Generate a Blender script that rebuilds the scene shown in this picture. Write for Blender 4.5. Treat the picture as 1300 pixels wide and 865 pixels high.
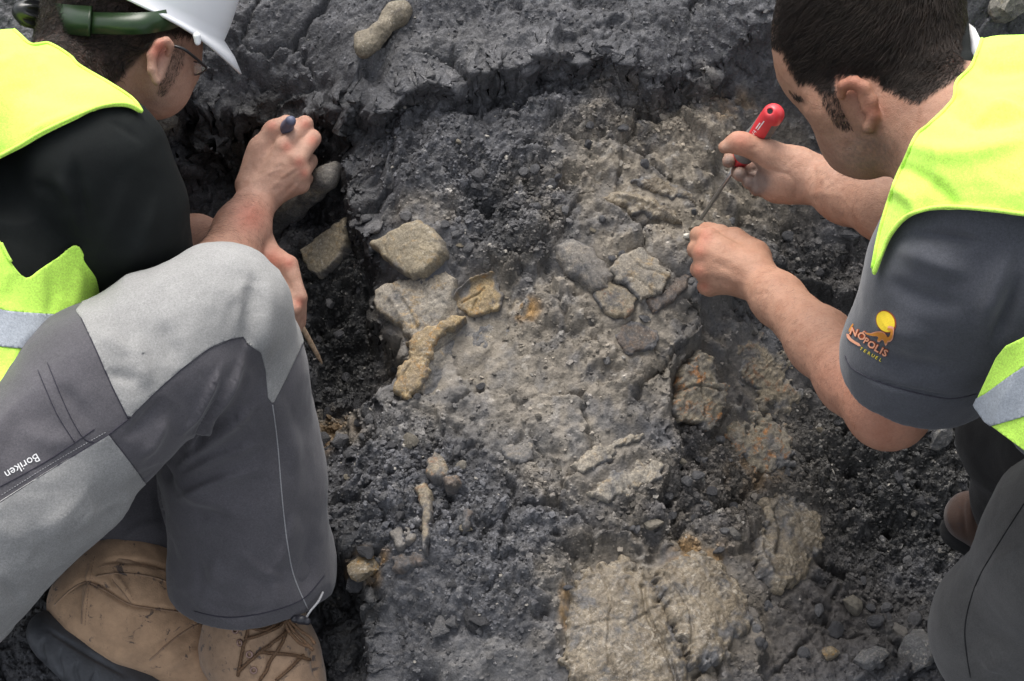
import bpy, bmesh, math, random
import numpy as np
from mathutils import Vector, Matrix
from mathutils.bvhtree import BVHTree

# ------------------------------------------------------------------ camera, sky, sun, exposure
for o in list(bpy.data.objects):
    bpy.data.objects.remove(o)
scene = bpy.context.scene
COL = scene.collection
W0, H0, FPX = 1300.0, 865.0, 2167.0
CAM_H, PITCH = 1.7, math.radians(52)
CP, SP = math.cos(PITCH), math.sin(PITCH)
CAM = np.array([0.0, -CAM_H / math.tan(PITCH), CAM_H])
FWD = np.array([0, CP, -SP]); UPV = np.array([0, SP, CP]); RGT = np.array([1.0, 0, 0])

cd = bpy.data.cameras.new('camera')
cam = bpy.data.objects.new('camera', cd)
COL.objects.link(cam)
cam.location = CAM
cam.rotation_euler = (math.pi / 2 - PITCH, 0, 0)
cd.sensor_width = 36.0
cd.lens = FPX / W0 * 36.0
cd.clip_start = 0.05
cd.clip_end = 500
scene.camera = cam

SUN_EL, SUN_AZ = math.radians(60), math.radians(-14)      # azimuth from +y (away from the camera) towards +x
world = bpy.data.worlds.new('World')
scene.world = world
world.use_nodes = True
wn = world.node_tree
bg = wn.nodes['Background']
sky = wn.nodes.new('ShaderNodeTexSky')
sky.sky_type = 'NISHITA'
sky.sun_disc = False
sky.sun_elevation = SUN_EL
sky.sun_rotation = SUN_AZ
sky.air_density = 1.0
sky.dust_density = 4.0
sky.ozone_density = 1.0
hs = wn.nodes.new('ShaderNodeHueSaturation')        # thin overcast: the blue is veiled
hs.inputs['Saturation'].default_value = 0.30
wn.links.new(sky.outputs[0], hs.inputs['Color'])
wn.links.new(hs.outputs[0], bg.inputs[0])
bg.inputs[1].default_value = 0.15
sd_ = bpy.data.lights.new('sun', 'SUN')
sd_.energy = 1.3
sd_.angle = math.radians(35)
sd_.color = (1.0, 0.95, 0.88)
sun = bpy.data.objects.new('sun', sd_)
COL.objects.link(sun)
sdir = Vector((math.sin(SUN_AZ) * math.cos(SUN_EL), math.cos(SUN_AZ) * math.cos(SUN_EL), math.sin(SUN_EL)))
sun.rotation_euler = sdir.to_track_quat('Z', 'Y').to_euler()
sun.location = sdir * 5
scene.view_settings.view_transform = 'Standard'
scene.view_settings.look = 'None'
scene.view_settings.gamma = 1.0
scene.view_settings.exposure = 0.95
scene.view_settings.use_curve_mapping = False
scene.render.engine = 'CYCLES'
scene.cycles.use_denoising = True

# ------------------------------------------------------------------ pixel <-> place helpers
def P(px, py, d):
    """point seen at photo pixel (px, py) at distance d along the viewing axis"""
    return CAM + d * FWD + (px - 650.0) / FPX * d * RGT + (432.5 - py) / FPX * d * UPV

def PZ(px, py, z):
    d = (CAM_H - z) / (SP - CP * (432.5 - py) / FPX)
    return P(px, py, d)

def CV(r, u, f):
    """direction given as right / up / away in the picture"""
    v = r * RGT + u * UPV + f * FWD
    return v / np.linalg.norm(v)

def pix(pts):
    q = np.asarray(pts, float) - CAM
    d = q @ FWD
    return 650.0 + (q @ RGT) / d * FPX, 432.5 - (q @ UPV) / d * FPX, d

# ------------------------------------------------------------------ numpy noise
def hash3(i, j, k, s):
    n = (i.astype(np.int64) * 374761393 + j.astype(np.int64) * 668265263 + k.astype(np.int64) * 2147483647 + s * 1274126177) & 0xffffffff
    n = ((n ^ (n >> 13)) * 1274126177) & 0xffffffff
    n = ((n ^ (n >> 16)) * 2246822519) & 0xffffffff
    return ((n ^ (n >> 15)) & 0xffffff).astype(np.float32) / np.float32(0xffffff)

def vnoise(p, seed=0):
    """smooth value noise, -1..1"""
    p = np.asarray(p)
    i = np.floor(p).astype(np.int64)
    f = (p - i).astype(np.float32)
    f = f * f * f * (f * (f * 6 - 15) + 10)
    out = 0
    for dx in (0, 1):
        wx = f[:, 0] if dx else 1 - f[:, 0]
        for dy in (0, 1):
            wy = f[:, 1] if dy else 1 - f[:, 1]
            for dz in (0, 1):
                wz = f[:, 2] if dz else 1 - f[:, 2]
                out = out + wx * wy * wz * hash3(i[:, 0] + dx, i[:, 1] + dy, i[:, 2] + dz, seed)
    return out * 2 - 1

def fbm(p, scale, octv=4, seed=0, gain=0.5):
    p = np.asarray(p, float) * scale
    a, s, t = 1.0, 0.0, 0.0
    for o in range(octv):
        s = s + a * vnoise(p + 17.3 * o, seed + o * 7)
        t += a
        a *= gain
        p = p * 2.03
    return s / t

def worley(xy, cell, seed=0):
    """2-d cells: F1, F2 (in cell units), a random value per cell and the height of its tilted facet"""
    q = np.asarray(xy, float) / cell
    i = np.floor(q).astype(np.int64)
    f1 = np.full(len(q), 9.0, np.float32); f2 = f1.copy(); cid = np.zeros(len(q), np.float32); tl_ = np.zeros(len(q), np.float32)
    zz = np.zeros(len(q), np.int64)
    for dx in (-1, 0, 1):
        for dy in (-1, 0, 1):
            a, b = i[:, 0] + dx, i[:, 1] + dy
            px_ = a + hash3(a, b, zz, seed); py_ = b + hash3(a, b, zz, seed + 1)
            d = np.hypot(q[:, 0] - px_, q[:, 1] - py_).astype(np.float32)
            near = d < f1
            f2 = np.where(near, f1, np.minimum(f2, d))
            cid = np.where(near, hash3(a, b, zz, seed + 2), cid)
            tl_ = np.where(near, (q[:, 0] - px_) * (hash3(a, b, zz, seed + 3) - .5) + (q[:, 1] - py_) * (hash3(a, b, zz, seed + 4) - .5), tl_)
            f1 = np.where(near, d, f1)
    return f1, f2, cid, tl_ * cell

def sstep(a, b, x):
    t = np.clip((x - a) / (b - a), 0, 1)
    return t * t * (3 - 2 * t)

def poly_sd(x, y, poly):
    """signed distance to a polygon, positive inside"""
    poly = np.asarray(poly, float)
    d2 = np.full(x.shape, 1e18); inside = np.zeros(x.shape, bool)
    n = len(poly)
    for a in range(n):
        x0, y0 = poly[a]; x1, y1 = poly[(a + 1) % n]
        ex, ey = x1 - x0, y1 - y0
        t = np.clip(((x - x0) * ex + (y - y0) * ey) / (ex * ex + ey * ey + 1e-18), 0, 1)
        d2 = np.minimum(d2, (x - x0 - t * ex) ** 2 + (y - y0 - t * ey) ** 2)
        c = (y0 > y) != (y1 > y)
        if ey != 0:
            inside ^= c & (x < ex * (y - y0) / ey + x0)
    d = np.sqrt(d2)
    return np.where(inside, d, -d)

def line_dist(x, y, poly):
    """distance to an open polyline, signed side value and position 0..1 along it"""
    poly = np.asarray(poly, float)
    seg = np.hypot(*(poly[1:] - poly[:-1]).T); cum = np.concatenate([[0], np.cumsum(seg)])
    best = np.full(x.shape, 1e18); side = np.zeros(x.shape); par = np.zeros(x.shape)
    for a in range(len(poly) - 1):
        x0, y0 = poly[a]; ex, ey = poly[a + 1] - poly[a]
        t = np.clip(((x - x0) * ex + (y - y0) * ey) / (ex * ex + ey * ey + 1e-18), 0, 1)
        rx, ry = x - x0 - t * ex, y - y0 - t * ey
        d2 = rx * rx + ry * ry
        m = d2 < best
        best = np.where(m, d2, best)
        side = np.where(m, np.sign(ex * ry - ey * rx), side)
        par = np.where(m, (cum[a] + t * seg[a]) / cum[-1], par)
    return np.sqrt(best), side, par

def smooth_poly(pts, n=6, closed=True):
    """Catmull-Rom through the points"""
    p = np.asarray(pts, float); m = len(p); out = []
    rng = range(m) if closed else range(m - 1)
    for i in rng:
        if closed:
            a, b, c, d = p[(i - 1) % m], p[i], p[(i + 1) % m], p[(i + 2) % m]
        else:
            a, b, c, d = p[max(i - 1, 0)], p[i], p[i + 1], p[min(i + 2, m - 1)]
        for k in range(n):
            t = k / n
            out.append(0.5 * (2 * b + (c - a) * t + (2 * a - 5 * b + 4 * c - d) * t * t + (3 * b - a - 3 * c + d) * t ** 3))
    if not closed:
        out.append(p[-1])
    return np.array(out)

# ------------------------------------------------------------------ mesh helpers
def mesh_np(name, verts, faces, smooth=True):
    """mesh from numpy arrays; faces is (n,3) or (n,4) or a list of both"""
    if isinstance(faces, np.ndarray):
        faces = [faces]
    me = bpy.data.meshes.new(name)
    verts = np.asarray(verts, np.float32)
    me.vertices.add(len(verts))
    me.vertices.foreach_set('co', verts.ravel())
    faces = [f for f in faces if len(f)]
    nl = sum(f.size for f in faces); nf = sum(len(f) for f in faces)
    me.loops.add(nl); me.polygons.add(nf)
    me.loops.foreach_set('vertex_index', np.concatenate([f.ravel() for f in faces]).astype(np.int32))
    tot = np.concatenate([np.full(len(f), f.shape[1]) for f in faces])
    me.polygons.foreach_set('loop_start', (np.cumsum(tot) - tot).astype(np.int32))
    me.polygons.foreach_set('use_smooth', np.full(nf, smooth))
    me.update(calc_edges=True)
    me.validate()
    return me

def set_col(me, name, rgb):
    rgb = np.asarray(rgb, np.float32)
    if rgb.ndim == 1:
        rgb = np.repeat(rgb[:, None], 3, 1)
    a = me.color_attributes.new(name, 'FLOAT_COLOR', 'POINT')
    a.data.foreach_set('color', np.concatenate([rgb, np.ones((len(rgb), 1), np.float32)], 1).ravel())

def obj(name, me, mat=None, parent=None):
    o = bpy.data.objects.new(name, me)
    COL.objects.link(o)
    if mat is not None and me is not None and not len(me.materials):
        me.materials.append(mat)
    if parent is not None:
        o.parent = parent
        if parent.location.length > 0:
            o.matrix_parent_inverse = Matrix.Translation(-parent.location)
    return o

def tag(o, label=None, cat=None, group=None, kind=None):
    for k, v in (('label', label), ('category', cat), ('group', group), ('kind', kind)):
        if v:
            o[k] = v
    return o

def empty(name, loc, label, cat, group=None):
    o = bpy.data.objects.new(name, None)
    COL.objects.link(o)
    o.location = Vector([float(c) for c in loc])
    o.empty_display_size = 0.05
    return tag(o, label, cat, group)

def vnormals(v, tris):
    n = np.zeros_like(v)
    fn = np.cross(v[tris[:, 1]] - v[tris[:, 0]], v[tris[:, 2]] - v[tris[:, 0]])
    for k in range(3):
        np.add.at(n, tris[:, k], fn)
    return n / (np.linalg.norm(n, axis=1, keepdims=True) + 1e-20)

def tri(quads):
    return np.concatenate([quads[:, [0, 1, 2]], quads[:, [0, 2, 3]]])

def lap_smooth(v, tris, it=2, lam=0.5):
    e = np.concatenate([tris[:, [0, 1]], tris[:, [1, 2]], tris[:, [2, 0]]])
    e = np.concatenate([e, e[:, ::-1]])
    cnt = np.bincount(e[:, 0], minlength=len(v))[:, None]
    for _ in range(it):
        s = np.stack([np.bincount(e[:, 0], weights=v[e[:, 1], k], minlength=len(v)) for k in range(3)], 1)
        v = v + lam * (s / np.maximum(cnt, 1) - v)
    return v

# ------------------------------------------------------------------ distance-field modelling
class Cone:
    """rounded cone; flat=(direction, factor) thins it along a direction"""
    def __init__(s, a, b, ra, rb, flat=None):
        s.a, s.b, s.ra, s.rb = np.asarray(a, np.float64), np.asarray(b, np.float64), ra, rb
        s.flat = None
        g = 1.0
        if flat is not None:
            n = np.asarray(flat[0], float); s.flat = (n / np.linalg.norm(n), flat[1]); g = max(1.0, flat[1])
        R = max(ra, rb) * g
        s.lo = np.minimum(s.a, s.b) - R; s.hi = np.maximum(s.a, s.b) + R
    def __call__(s, p):
        ba = s.b - s.a
        q = p - s.a
        t = np.clip((q @ ba) / (ba @ ba + 1e-12), 0, 1)
        off = q - t[:, None] * ba
        m = 1.0
        if s.flat:
            n, k = s.flat
            c = off @ n
            off = off + (c * (1 / k - 1))[:, None] * n
            m = min(k, 1.0)
        return (np.sqrt((off * off).sum(1)) - (s.ra + (s.rb - s.ra) * t)) * m

class Ell:
    def __init__(s, c, ax, r):
        s.c = np.asarray(c, float); s.r = np.asarray(r, float)
        ax = [np.asarray(v, float) for v in ax]
        x = ax[0] / np.linalg.norm(ax[0]); y = ax[1] - x * (ax[1] @ x); y /= np.linalg.norm(y)
        s.R = np.stack([x, y, np.cross(x, y)])
        e = np.sqrt(((s.R * s.r[:, None]) ** 2).sum(0))
        s.lo, s.hi = s.c - e, s.c + e
    def __call__(s, p):
        q = (p - s.c) @ s.R.T
        k0 = np.sqrt(((q / s.r) ** 2).sum(1)); k1 = np.sqrt(((q / s.r ** 2) ** 2).sum(1))
        return k0 * (k0 - 1) / (k1 + 1e-9)

class Box:
    def __init__(s, c, ax, half, rnd=0.0):
        s.c = np.asarray(c, float); s.h = np.asarray(half, float); s.rnd = rnd
        ax = [np.asarray(v, float) for v in ax]
        x = ax[0] / np.linalg.norm(ax[0]); y = ax[1] - x * (ax[1] @ x); y /= np.linalg.norm(y)
        s.R = np.stack([x, y, np.cross(x, y)])
        e = (np.abs(s.R) * s.h[:, None]).sum(0)
        s.lo, s.hi = s.c - e, s.c + e
    def __call__(s, p):
        q = np.abs((p - s.c) @ s.R.T) - (s.h - s.rnd)
        return np.sqrt((np.maximum(q, 0) ** 2).sum(1)) + np.minimum(q.max(1), 0) - s.rnd

def mesh_sdf(ops, h):
    """ops: list of (sign, blend, primitive) -> verts, quads by surface nets"""
    add = [o for o in ops if o[0] > 0]
    lo = np.min([o[2].lo for o in add], 0) - 4 * h
    hi = np.max([o[2].hi for o in add], 0) + 4 * h
    B = 16
    nb = np.ceil((hi - lo) / (h * B)).astype(int)
    N = nb * B + 1
    F = np.full(N, 1.0, np.float32)
    half = B * h / 2
    rad = half * 1.7321
    li = np.stack(np.meshgrid(*[np.arange(B + 1)] * 3, indexing='ij'), -1).reshape(-1, 3) * h
    los = np.array([o[2].lo for o in ops]); his = np.array([o[2].hi for o in ops]); ks = np.array([o[1] for o in ops])
    for bi in range(nb[0]):
        for bj in range(nb[1]):
            for bk in range(nb[2]):
                b0 = lo + np.array([bi, bj, bk]) * B * h
                b1 = b0 + B * h
                ok = np.all((los - ks[:, None] - 3 * h < b1) & (his + ks[:, None] + 3 * h > b0), 1)
                if not ok.any():
                    continue
                idx = np.nonzero(ok)[0]
                def ev(p):
                    f = np.full(len(p), 1.0)
                    for q in idx:
                        sg, k, pr = ops[q]
                        g = pr(p)
                        if sg > 0:
                            if k > 0:
                                w = np.maximum(k - np.abs(f - g), 0) / k
                                f = np.minimum(f, g) - w * w * k * 0.25
                            else:
                                f = np.minimum(f, g)
                        else:
                            g = -g
                            if k > 0:
                                w = np.maximum(k - np.abs(f - g), 0) / k
                                f = np.maximum(f, g) + w * w * k * 0.25
                            else:
                                f = np.maximum(f, g)
                    return f
                c = ev((b0 + half)[None])[0]
                sl = (slice(bi * B, bi * B + B + 1), slice(bj * B, bj * B + B + 1), slice(bk * B, bk * B + B + 1))
                if c < -1.6 * rad:
                    F[sl] = np.where(F[sl] == 1.0, -1.0, F[sl])
                    continue
                if c > 2.5 * rad:
                    continue
                F[sl] = ev(b0 + li).reshape(B + 1, B + 1, B + 1)
    ins = F < 0
    cnt = np.zeros(np.array(F.shape) - 1, np.uint8)
    for a in (0, 1):
        for b in (0, 1):
            for c in (0, 1):
                cnt += ins[a:N[0] - 1 + a, b:N[1] - 1 + b, c:N[2] - 1 + c]
    act = np.nonzero(((cnt > 0) & (cnt < 8)).ravel())[0]
    sh = np.array(F.shape) - 1
    ci = np.stack(np.unravel_index(act, sh), 1)
    corner = [(a, b, c) for a in (0, 1) for b in (0, 1) for c in (0, 1)]
    vals = np.stack([F[ci[:, 0] + a, ci[:, 1] + b, ci[:, 2] + c] for a, b, c in corner], 1).astype(np.float64)
    acc = np.zeros((len(act), 3)); num = np.zeros(len(act))
    cc = np.array(corner, float)
    for i in range(8):
        for j in range(i + 1, 8):
            if np.abs(cc[i] - cc[j]).sum() == 1:
                va, vb = vals[:, i], vals[:, j]
                m = (va < 0) != (vb < 0)
                t = np.where(m, va / np.where(m, va - vb, 1), 0)
                acc += np.where(m[:, None], cc[i] + t[:, None] * (cc[j] - cc[i]), 0)
                num += m
    v = lo + (ci + acc / num[:, None]) * h
    quads = []
    for ax in range(3):
        s0 = [slice(None)] * 3; s1 = [slice(None)] * 3
        s0[ax] = slice(0, -1); s1[ax] = slice(1, None)
        e = ins[tuple(s0)] != ins[tuple(s1)]
        idx = np.stack(np.nonzero(e), 1)
        b, c = (ax + 1) % 3, (ax + 2) % 3
        keep = (idx[:, b] > 0) & (idx[:, c] > 0) & (idx[:, b] < sh[b]) & (idx[:, c] < sh[c])
        idx = idx[keep]
        fl = ins[idx[:, 0], idx[:, 1], idx[:, 2]]
        q = []
        for db, dc in ((-1, -1), (0, -1), (0, 0), (-1, 0)):
            k = idx.copy(); k[:, b] += db; k[:, c] += dc
            q.append(np.searchsorted(act, np.ravel_multi_index(k.T, sh)))
        q = np.stack(q, 1)
        q[~fl] = q[~fl][:, ::-1]
        quads.append(q)
    return v, np.concatenate(quads)

def J(px, py, d, r):
    return (P(px, py, d), r * d / FPX)

def chain(js, k=0.01, flat=None, k0=None):
    """smoothly joined cones through joints; js = [(px,py,d,r_px)...]"""
    o = []
    for i, (a, b) in enumerate(zip(js[:-1], js[1:])):
        A, ra = J(*a); Bp, rb = J(*b)
        o.append((1, (k0 if (i == 0 and k0 is not None) else k), Cone(A, Bp, ra, rb, flat)))
    return o

def ball(px, py, d, rx, ry=None, rz=None, k=0.01, ax=None, sign=1):
    """ellipsoid; radii in px along picture axes (right, up, away) or the given axes"""
    ry = rx if ry is None else ry; rz = rx if rz is None else rz
    s = d / FPX
    return [(sign, k, Ell(P(px, py, d), ax if ax is not None else (RGT, UPV), (rx * s, ry * s, rz * s)))]

# editing of finished surfaces -----------------------------------------------------
def facing(v, n):
    return ((CAM - v) * n).sum(1)

def fold(v, n, pts, width, amp, sharp=False, back=False):
    """raise (amp>0, metres) or press in a fold along a line given on the surface"""
    x, y, d = pix(v)
    ln, side, par = line_dist(x, y, smooth_poly(pts, 5, False))
    w = width
    if sharp:
        w = np.where(side > 0, width, width * 0.3)
    w = w * (.55 + .45 * sstep(0, .4, par) * sstep(0, .4, 1 - par))
    g = np.exp(-(ln / w) ** 2) * sstep(0, 0.38, par) * sstep(0, 0.38, 1 - par)
    if not back:
        g = g * (facing(v, n) > -0.15)
    return v + n * (amp * g)[:, None]

def split_field(v, tris, f):
    """cut triangles at f=0; returns (verts, tris) of the parts with f>0 and f<=0 (same vertex array)"""
    v = np.asarray(v, float)
    pos = f > 0
    c = pos[tris].sum(1)
    tp, tn = [tris[c == 3]], [tris[c == 0]]
    mixed = tris[(c == 1) | (c == 2)]
    newv, key, np_, nn_ = [], {}, [], []
    base = len(v)
    def cut(a, b):
        k = (a, b) if a < b else (b, a)
        if k not in key:
            t = f[k[0]] / (f[k[0]] - f[k[1]])
            key[k] = base + len(newv)
            newv.append(v[k[0]] + t * (v[k[1]] - v[k[0]]))
        return key[k]
    for a, b, c3 in mixed.tolist():
        t3 = [a, b, c3]
        s = [bool(pos[q]) for q in t3]
        lone = s.index(True) if sum(s) == 1 else s.index(False)
        a, b, c3 = t3[lone], t3[(lone + 1) % 3], t3[(lone + 2) % 3]
        ab, ac = cut(a, b), cut(a, c3)
        one = [(a, ab, ac)]; two = [(ab, b, c3), (ab, c3, ac)]
        if s[lone]:
            np_ += one; nn_ += two
        else:
            nn_ += one; np_ += two
    if newv:
        v = np.concatenate([v, np.array(newv)])
        tp.append(np.array(np_, int).reshape(-1, 3)); tn.append(np.array(nn_, int).reshape(-1, 3))
    return v, np.concatenate(tp), np.concatenate(tn)

def compact(v, t):
    u, inv = np.unique(t.ravel(), return_inverse=True)
    return v[u], inv.reshape(t.shape)

def bvh(v, t):
    return BVHTree.FromPolygons([tuple(a) for a in np.asarray(v, float).tolist()], np.asarray(t).tolist())

def hit(tree, px, py):
    o = Vector(CAM); dr = Vector(P(px, py, 1.0) - CAM).normalized()
    loc, nor, i, dist = tree.ray_cast(o, dr)
    if loc is None:
        return None, None
    if nor.dot(dr) > 0:
        nor = -nor
    return np.array(loc), np.array(nor)

def tube_mesh(pts, r, seg=8, caps=True):
    """tube through world points; r scalar or per point"""
    pts = np.asarray(pts, float); n = len(pts)
    r = np.full(n, r) if np.isscalar(r) else np.asarray(r, float)
    tg = np.gradient(pts, axis=0); tg /= np.linalg.norm(tg, axis=1, keepdims=True) + 1e-12
    up = np.array([0.123, 0.45, 0.87]); V = []
    for i in range(n):
        a = up - tg[i] * (up @ tg[i]); a /= np.linalg.norm(a); b = np.cross(tg[i], a); up = a
        for s in range(seg):
            th = 2 * math.pi * s / seg
            V.append(pts[i] + r[i] * (math.cos(th) * a + math.sin(th) * b))
    q = [(i * seg + s, i * seg + (s + 1) % seg, (i + 1) * seg + (s + 1) % seg, (i + 1) * seg + s) for i in range(n - 1) for s in range(seg)]
    t = []
    if caps:
        V += [pts[0], pts[-1]]; c0 = len(V) - 2
        t = [(c0, (s + 1) % seg, s) for s in range(seg)] + [(c0 + 1, (n - 1) * seg + s, (n - 1) * seg + (s + 1) % seg) for s in range(seg)]
    return np.array(V), [np.array(q), np.array(t, int).reshape(-1, 3)]

def join(parts):
    """join several (verts, [face arrays])"""
    V, Fq, Ft, o = [], [], [], 0
    for v, fs in parts:
        for f in ([fs] if isinstance(fs, np.ndarray) else fs):
            if len(f):
                (Fq if f.shape[1] == 4 else Ft).append(f + o)
        V.append(v); o += len(v)
    out = []
    if Fq: out.append(np.concatenate(Fq))
    if Ft: out.append(np.concatenate(Ft))
    return np.concatenate(V), out

# ------------------------------------------------------------------ materials
def mat_new(name):
    m = bpy.data.materials.new(name)
    m.use_nodes = True
    return m, m.node_tree.nodes, m.node_tree.links, m.node_tree.nodes['Principled BSDF']

def noise_node(N, L, scale, detail=4, rough=0.6, coord=None, dist=0.0):
    n = N.new('ShaderNodeTexNoise')
    n.inputs['Scale'].default_value = scale; n.inputs['Detail'].default_value = detail
    n.inputs['Roughness'].default_value = rough; n.inputs['Distortion'].default_value = dist
    if coord is not None:
        L.new(coord, n.inputs['Vector'])
    return n

def mixc(N, L, a, b, f, mode='MIX'):
    m = N.new('ShaderNodeMix'); m.data_type = 'RGBA'; m.blend_type = mode
    for s, v in ((6, a), (7, b), (0, f)):
        if hasattr(v, 'links'):
            L.new(v, m.inputs[s])
        elif s == 0:
            m.inputs[0].default_value = v
        else:
            m.inputs[s].default_value = (*v, 1) if len(v) == 3 else v
    return m.outputs[2]

def ramp(N, L, fac, stops):
    r = N.new('ShaderNodeValToRGB')
    e = r.color_ramp.elements
    while len(e) < len(stops):
        e.new(0.5)
    for q, (p, c) in zip(e, stops):
        q.position = p; q.color = (*c, 1) if not np.isscalar(c) else (c, c, c, 1)
    L.new(fac, r.inputs[0])
    return r.outputs[0]

def bump(N, L, bs, height, strength, dist):
    b = N.new('ShaderNodeBump')
    b.inputs['Strength'].default_value = strength; b.inputs['Distance'].default_value = dist
    L.new(height, b.inputs['Height'])
    L.new(b.outputs[0], bs.inputs['Normal'])
    return b

def mat_plain(name, c, rough=0.6, var=0.12, scale=60, bmp=0.1, bscale=400, bdist=0.001, metal=0.0, spec=0.5, c2=None, attr=None):
    m, N, L, B = mat_new(name)
    tc = N.new('ShaderNodeTexCoord').outputs['Object']
    n = noise_node(N, L, scale, 5, 0.6, tc)
    lo = c2 if c2 else tuple(q * (1 - var) for q in c); hi = tuple(min(q * (1 + var), 1) for q in c)
    col = ramp(N, L, n.outputs[0], [(0.3, lo), (0.7, hi)])
    if attr:
        a = N.new('ShaderNodeVertexColor'); a.layer_name = attr
        col = mixc(N, L, col, a.outputs[0], 1.0, 'MULTIPLY')
    L.new(col, B.inputs['Base Color'])
    B.inputs['Roughness'].default_value = rough; B.inputs['Metallic'].default_value = metal
    B.inputs['Specular IOR Level'].default_value = spec
    if bmp:
        n2 = noise_node(N, L, bscale, 4, 0.6, tc)
        bump(N, L, B, n2.outputs[0], bmp, bdist)
    return m

# ================================================================== GROUND
CTRL = [(-150, 0, .25), (0, 0, .25), (100, 10, .25), (330, 0, .255), (450, 10, .255), (600, 10, .26), (750, 10, .265), (900, 10, .28), (1050, 10, .30), (1250, 10, .36), (1450, 10, .38),
        (300, 80, .225), (450, 85, .225), (600, 70, .23), (750, 60, .25), (900, 60, .26), (980, 80, .25), (1100, 150, .2), (1300, 120, .26),
        (500, 140, .205), (600, 130, .212), (700, 130, .218), (800, 140, .215), (900, 150, .20), (980, 170, .165), (1100, 250, .10), (1300, 300, .12),
        (500, 220, .175), (600, 230, .165), (700, 230, .175), (800, 230, .172), (900, 250, .15), (1000, 270, .10), (1080, 330, .035),
        (520, 310, .135), (620, 310, .125), (700, 330, .135), (800, 320, .14), (870, 330, .125), (950, 400, .05), (1050, 430, .0), (1200, 450, .02),
        (500, 380, .10), (600, 400, .09), (700, 420, .10), (800, 430, .09), (860, 440, .07),
        (530, 500, .055), (620, 500, .065), (700, 520, .068), (800, 520, .055), (890, 510, .02), (1000, 550, -.03), (1100, 600, -.07), (1300, 600, -.03),
        (450, 570, .03), (550, 600, .042), (650, 620, .042), (750, 610, .035), (820, 640, .015), (900, 650, -.015), (1000, 680, -.05), (1150, 700, -.10),
        (450, 650, .005), (550, 700, .015), (650, 720, .02), (690, 800, -.01), (560, 800, -.02), (480, 770, -.04),
        (800, 740, -.015), (850, 800, -.02), (930, 760, -.03), (1000, 800, -.065), (1100, 830, -.09), (1250, 850, -.10), (1400, 850, -.1),
        (260, 150, .175), (340, 160, .15), (400, 170, .145), (250, 240, .11), (400, 260, .10), (420, 330, .065), (450, 400, .035), (430, 480, .015), (440, 540, .01), (250, 400, .02),
        (400, 620, -.05), (430, 800, -.07), (300, 860, -.08), (100, 840, -.08), (0, 700, -.06), (200, 650, -.05), (0, 300, .1), (-150, 500, -.02), (-150, 800, -.08)]
_c = np.array([np.append(PZ(a, b, z)[:2], z) for a, b, z in CTRL])
def _mq(r2):
    return np.sqrt(r2 + 0.05 ** 2)
_A = _mq(((_c[:, None, :2] - _c[None, :, :2]) ** 2).sum(-1)) - 0.004 * np.eye(len(_c))
_m = _c[:, 2].mean()
_w = np.linalg.solve(_A, _c[:, 2] - _m)

def zpoly(pts, z):
    """outline on the ground; z is a height or (rows, heights)"""
    return np.array([PZ(a, b, z if np.isscalar(z) else np.interp(b, *z))[:2] for a, b in pts])
# edges of the digging: (outline of the higher side or hollow, z, step, overhang)
TERRACE = zpoly([(-300, 100), (100, 120), (215, 118), (240, 104), (270, 99), (300, 106), (330, 112), (365, 108), (400, 124), (425, 118), (440, 106), (452, 99), (470, 111), (490, 110), (512, 100), (545, 92), (565, 99), (585, 95), (610, 88), (640, 84), (665, 90), (690, 82), (720, 86), (760, 78), (800, 98), (835, 105), (860, 95), (900, 98), (925, 78), (980, 66), (1100, 40), (1700, 60), (1700, -400), (-300, -400)], .25)
HOLLOW = zpoly([(195, 135), (330, 128), (425, 140), (436, 170), (440, 205), (452, 250), (474, 285), (480, 335), (470, 375), (498, 415), (516, 450), (505, 490), (470, 515), (440, 530), (395, 545), (200, 560), (-200, 560), (-200, 250), (100, 250)], ([130, 300, 560], [.20, .13, .03]))
TRENCH = zpoly([(405, 585), (418, 630), (440, 700), (462, 740), (470, 790), (478, 1000), (-400, 1000), (-400, 560), (200, 545), (390, 560)], ([545, 1000], [.0, -.08]))
RIGHT = zpoly([(885, 385), (872, 420), (850, 470), (862, 545), (850, 580), (830, 625), (850, 670), (960, 760), (1000, 1000), (1700, 1000), (1700, 330), (1000, 310), (930, 350)], ([310, 1000], [.11, -.09]))
BONEPIT = zpoly([(712, 900), (700, 850), (716, 760), (722, 705), (760, 695), (800, 672), (850, 662), (900, 690), (950, 740), (980, 900)], .0)
STEPS = [(TERRACE, 1, .034, .017), (HOLLOW, -1, .045, .012), (TRENCH, -1, .07, .01), (RIGHT, -1, .028, .006), (BONEPIT, -1, .006, .002)]

def macro(x, y):
    out = np.empty(len(x))
    for s in range(0, len(x), 60000):
        e = slice(s, s + 60000)
        r2 = (x[e, None] - _c[None, :, 0]) ** 2 + (y[e, None] - _c[None, :, 1]) ** 2
        out[e] = _mq(r2) @ _w + _m
    return out

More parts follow.
